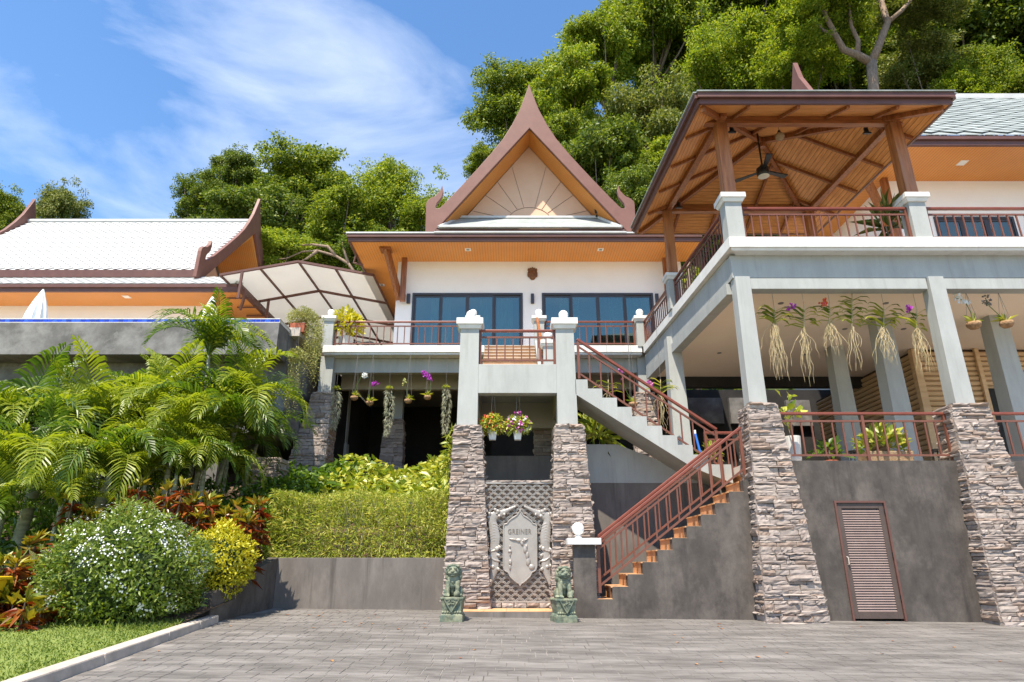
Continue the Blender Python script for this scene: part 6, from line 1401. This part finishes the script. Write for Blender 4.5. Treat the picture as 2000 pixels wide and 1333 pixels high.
def tree(label, px, py, Y, rpx, m_='leaf_mid', k=0, asp=1.0, dx=0.0, bark='bark', group='trees on the hillside'):
    c = P(px, py, Y); ax_ = Y * math.cos(PITCH) + (c.z - CAM_Z) * math.sin(PITCH); r = rpx / FPX * ax_
    base = Vector((c.x + dx, Y + .5, hill(c.x + dx, Y + .5) - .4))
    t = thing('hillside_tree', label, 'tree', base, group)
    rz0 = random.uniform(0, 6.28)
    rv = Vector((r, r * .85, r * asp)); E_ = Euler((0, 0, rz0))
    link('crown', crown_var(k, m_), None, t, c, E_, rv)
    mb = MB(); fork = base.lerp(c, .72); H = (c - base).length; tr_ = max(.12, r * .045)
    if fork.z < base.z + .5: fork = base.lerp(c, .5)
    mid = base.lerp(fork, .5) + Vector((random.uniform(-.04, .04) * H, 0, 0))
    mb.tube([base, mid, fork], [tr_ * 1.4, tr_, tr_ * .8], 8)
    Mr = E_.to_matrix()
    idx = random.sample(range(len(CR[k][1])), 12)
    for i in idx:
        q = CR[k][1][i]; tg = c + Mr @ Vector((q[0] * rv.x, q[1] * rv.y, q[2] * rv.z)); md = fork.lerp(tg, .5) + Vector((0, 0, -.08 * r)); mb.tube([fork, md, tg], [tr_ * .5, tr_ * .3, tr_ * .08], 6)
    mb.build('trunk', bark, t, smooth=True)
# behind the left house
tree('thin sparse tree standing alone above the left house roof', 110, 430, 46, 62, 'leaf_olive', 1, 1.45)
tree('small leafy tree at the far left edge behind the left house', -5, 425, 44, 52, 'leaf_mid', 1, 1.5)
tree('low tree peeping over the left end of the left roof', 45, 475, 50, 60, 'leaf_olive', 1, .7)
# left of the gable
tree('dark glossy tree at the left of the middle group', 400, 400, 42, 76, 'leaf_deep', 1, .95)
tree('tall broad tree in the middle group with highest crown', 585, 375, 46, 112, 'leaf_mid', 1, .98)
tree('dark tree low behind the left gable end', 500, 430, 40, 105, 'leaf_deep', 0, .9)
tree('feathery bright tree right of the middle group', 780, 400, 42, 108, 'leaf_bright', 4, 1.0)
tree('olive tree between the middle group and the canopy', 668, 440, 40, 105, 'leaf_mid', 1, .95)
tree('upright leafy tree at the left rim of the middle group', 462, 345, 47, 58, 'leaf_deep', 0, 1.1)
tree('dense low tree behind the canopy ridge', 740, 510, 36, 100, 'leaf_deep', 2, .8)
tree('glossy low tree beside the left gable end', 545, 500, 35, 85, 'leaf_bright', 2, .8)
tree('low shrubby tree hidden between roof and canopy', 625, 530, 38, 110, 'leaf_deep', 0, .7)
# right of and behind the gable
tree('light leaved tree at the sky edge behind the gable', 1000, 215, 46, 100, 'leaf_mid', 1, 1.1)
tree('tall tree at the top of the frame left of the forest', 1265, 50, 52, 125, 'leaf_mid', 4, 1.2)
tree('bright yellow green tree behind the right slope of the gable', 1110, 200, 42, 105, 'leaf_bright', 0, 1.1)
tree('deep green tree between the gable and the pavilion roof', 1165, 330, 36, 115, 'leaf_deep', 2, 1.0)
tree('silvery olive tree left of the pavilion eave', 1270, 265, 38, 120, 'leaf_olive', 1, 1.05)
tree('bright feathery tree above the left pavilion corner', 1400, 130, 44, 125, 'leaf_bright', 4, 1.0)
tree('low dark tree behind the right curl of the gable', 1230, 410, 33, 95, 'leaf_deep', 0, .9)
tree('small leafy tree behind the left shoulder of the gable', 955, 335, 44, 55, 'leaf_mid', 0, 1.0)
tree('tall tree in the upper middle of the forest', 1440, 10, 54, 140, 'leaf_mid', 0, 1.0)
tree('dark tree behind the pale forked trunk', 1640, 140, 48, 160, 'leaf_mid', 2, .95)
tree('bright tree behind the pavilion roof ridge', 1545, 130, 40, 110, 'leaf_bright', 1, .9)
tree('deep green tree at the upper right of the forest', 1850, 80, 46, 160, 'leaf_deep', 0, .95)
tree('mid green tree near the right edge above the tiled roof', 1945, 165, 36, 110, 'leaf_mid', 4, .95)
tree('dark tree at the far right edge', 2050, 60, 42, 150, 'leaf_deep', 2, 1.0)
tree('pale olive tree right of the forked trunk', 1800, 140, 38, 95, 'leaf_olive', 1, .9)
tree('tall tree rising out of frame at the upper right', 1740, -30, 56, 160, 'leaf_mid', 1, .9)
tree('dark tree filling the middle distance behind the pavilion', 1400, 260, 54, 170, 'leaf_deep', 0, .9)
tree('dark tree filling the gap behind the gable', 1120, 330, 52, 140, 'leaf_deep', 2, 1.0)
tree('tall tree at the top edge behind the forked trunk', 1590, -20, 60, 150, 'leaf_bright', 0, .9)
tree('dark leafy tree at the top between the two tallest crowns', 1330, 130, 56, 130, 'leaf_deep', 1, 1.0)
tree('bright crown at the top edge above the gable tip', 1180, 95, 50, 95, 'leaf_bright', 0, 1.1)
tree('sunlit crown just right of the gable tip', 1075, 290, 40, 85, 'leaf_mid', 1, 1.0)
tree('yellow green crown behind the pavilion left eave', 1330, 330, 34, 90, 'leaf_bright', 2, .9)
tree('mid green crown at the upper right between dark trees', 1720, 110, 46, 120, 'leaf_bright', 4, .9)
tree('dense mid green crown at the top right corner', 1960, 20, 50, 140, 'leaf_mid', 0, .9)
tree('sunlit crown low above the right tiled roof', 1880, 195, 36, 80, 'leaf_bright', 1, .7)
n = 26000   # understorey covering the slope
hx = rng.uniform(-45, 75, n); hy = 36.5 + rng.random(n) ** .8 * 42; hz_ = np.array([hill(a, b) for a, b in zip(hx, hy)]) + rng.random(n) * 1.6
o = link('hillside_foliage', leaf_mesh('hillside_foliage', np.stack([hx, hy, hz_], 1), rng.normal(size=(n, 3)) + [0, -.4, .2], rng.normal(size=(n, 3)) * .6 + [0, -.6, .8], rng.uniform(.5, 1.1, n), rng.uniform(.25, .5, n)), 'leaf_mid'); tag(o, 'dense green understorey covering the slope behind the houses', 'undergrowth', kind='stuff')
# pale forked trunk in front of the forest
ft = thing('forked_tree', 'pale bare forked trunk rising behind the pavilion roof', 'tree', (P(1708, 260, 33).x, 33, hill(20, 33)))
def tp_(x, y, d=33): return P(x, y, d)
b0 = tp_(1712, 330); mb = MB()
mb.tube([b0, tp_(1710, 240), tp_(1706, 170), tp_(1702, 122)], [.42, .36, .32, .32], 10)
mb.tube([tp_(1702, 124), tp_(1675, 108), tp_(1648, 98), tp_(1632, 70), tp_(1612, 30, 32.6), tp_(1590, -30, 32)], [.30, .25, .22, .19, .15, .1], 8)
mb.tube([tp_(1702, 124), tp_(1716, 90), tp_(1733, 45), tp_(1722, 5, 33.5), tp_(1716, -50, 34)], [.29, .25, .22, .19, .15], 8)
mb.tube([tp_(1674, 108), tp_(1676, 80), tp_(1662, 50), tp_(1658, 10)], [.2, .15, .12, .1], 8)
mb.tube([tp_(1733, 45), tp_(1760, 22), tp_(1790, -12)], [.18, .14, .1], 8)
mb.tube([tp_(1632, 70), tp_(1610, 62), tp_(1590, 40)], [.16, .12, .06], 6)
mb.build('trunk', 'bark_pale', ft, smooth=True)
link('crown', crown_var(4, 'leaf_mid'), None, ft, tp_(1640, -20, 33), (0, 0, 1), (5.5, 4, 3.2))
link('crown', crown_var(3, 'leaf_bright'), None, ft, tp_(1560, 60, 34), (0, 0, 2), (3.6, 3, 2.6))
link('crown', crown_var(1, 'leaf_olive'), None, ft, tp_(1800, 0, 34), (0, 0, 2.6), (3.6, 3, 2.2))
# bare pale branches in front of the dark trees
bb = thing('bare_branch', 'bare pale twisted branches between roof and canopy', 'branch', P(690, 520, 34))
mb = MB()
for pts_ in ([(700, 545), (680, 515), (655, 500), (620, 490), (590, 492), (560, 505), (535, 508)], [(655, 500), (640, 482), (610, 478), (580, 480), (560, 470)], [(680, 515), (672, 490), (668, 470)], [(620, 490), (600, 505), (585, 512)]):
    mb.tube([P(a, b, 34) for a, b in pts_], list(np.linspace(.11, .025, len(pts_))), 6)
mb.build('limb', 'bark_pale', bb, smooth=True)
# dry twig haze among the crowns
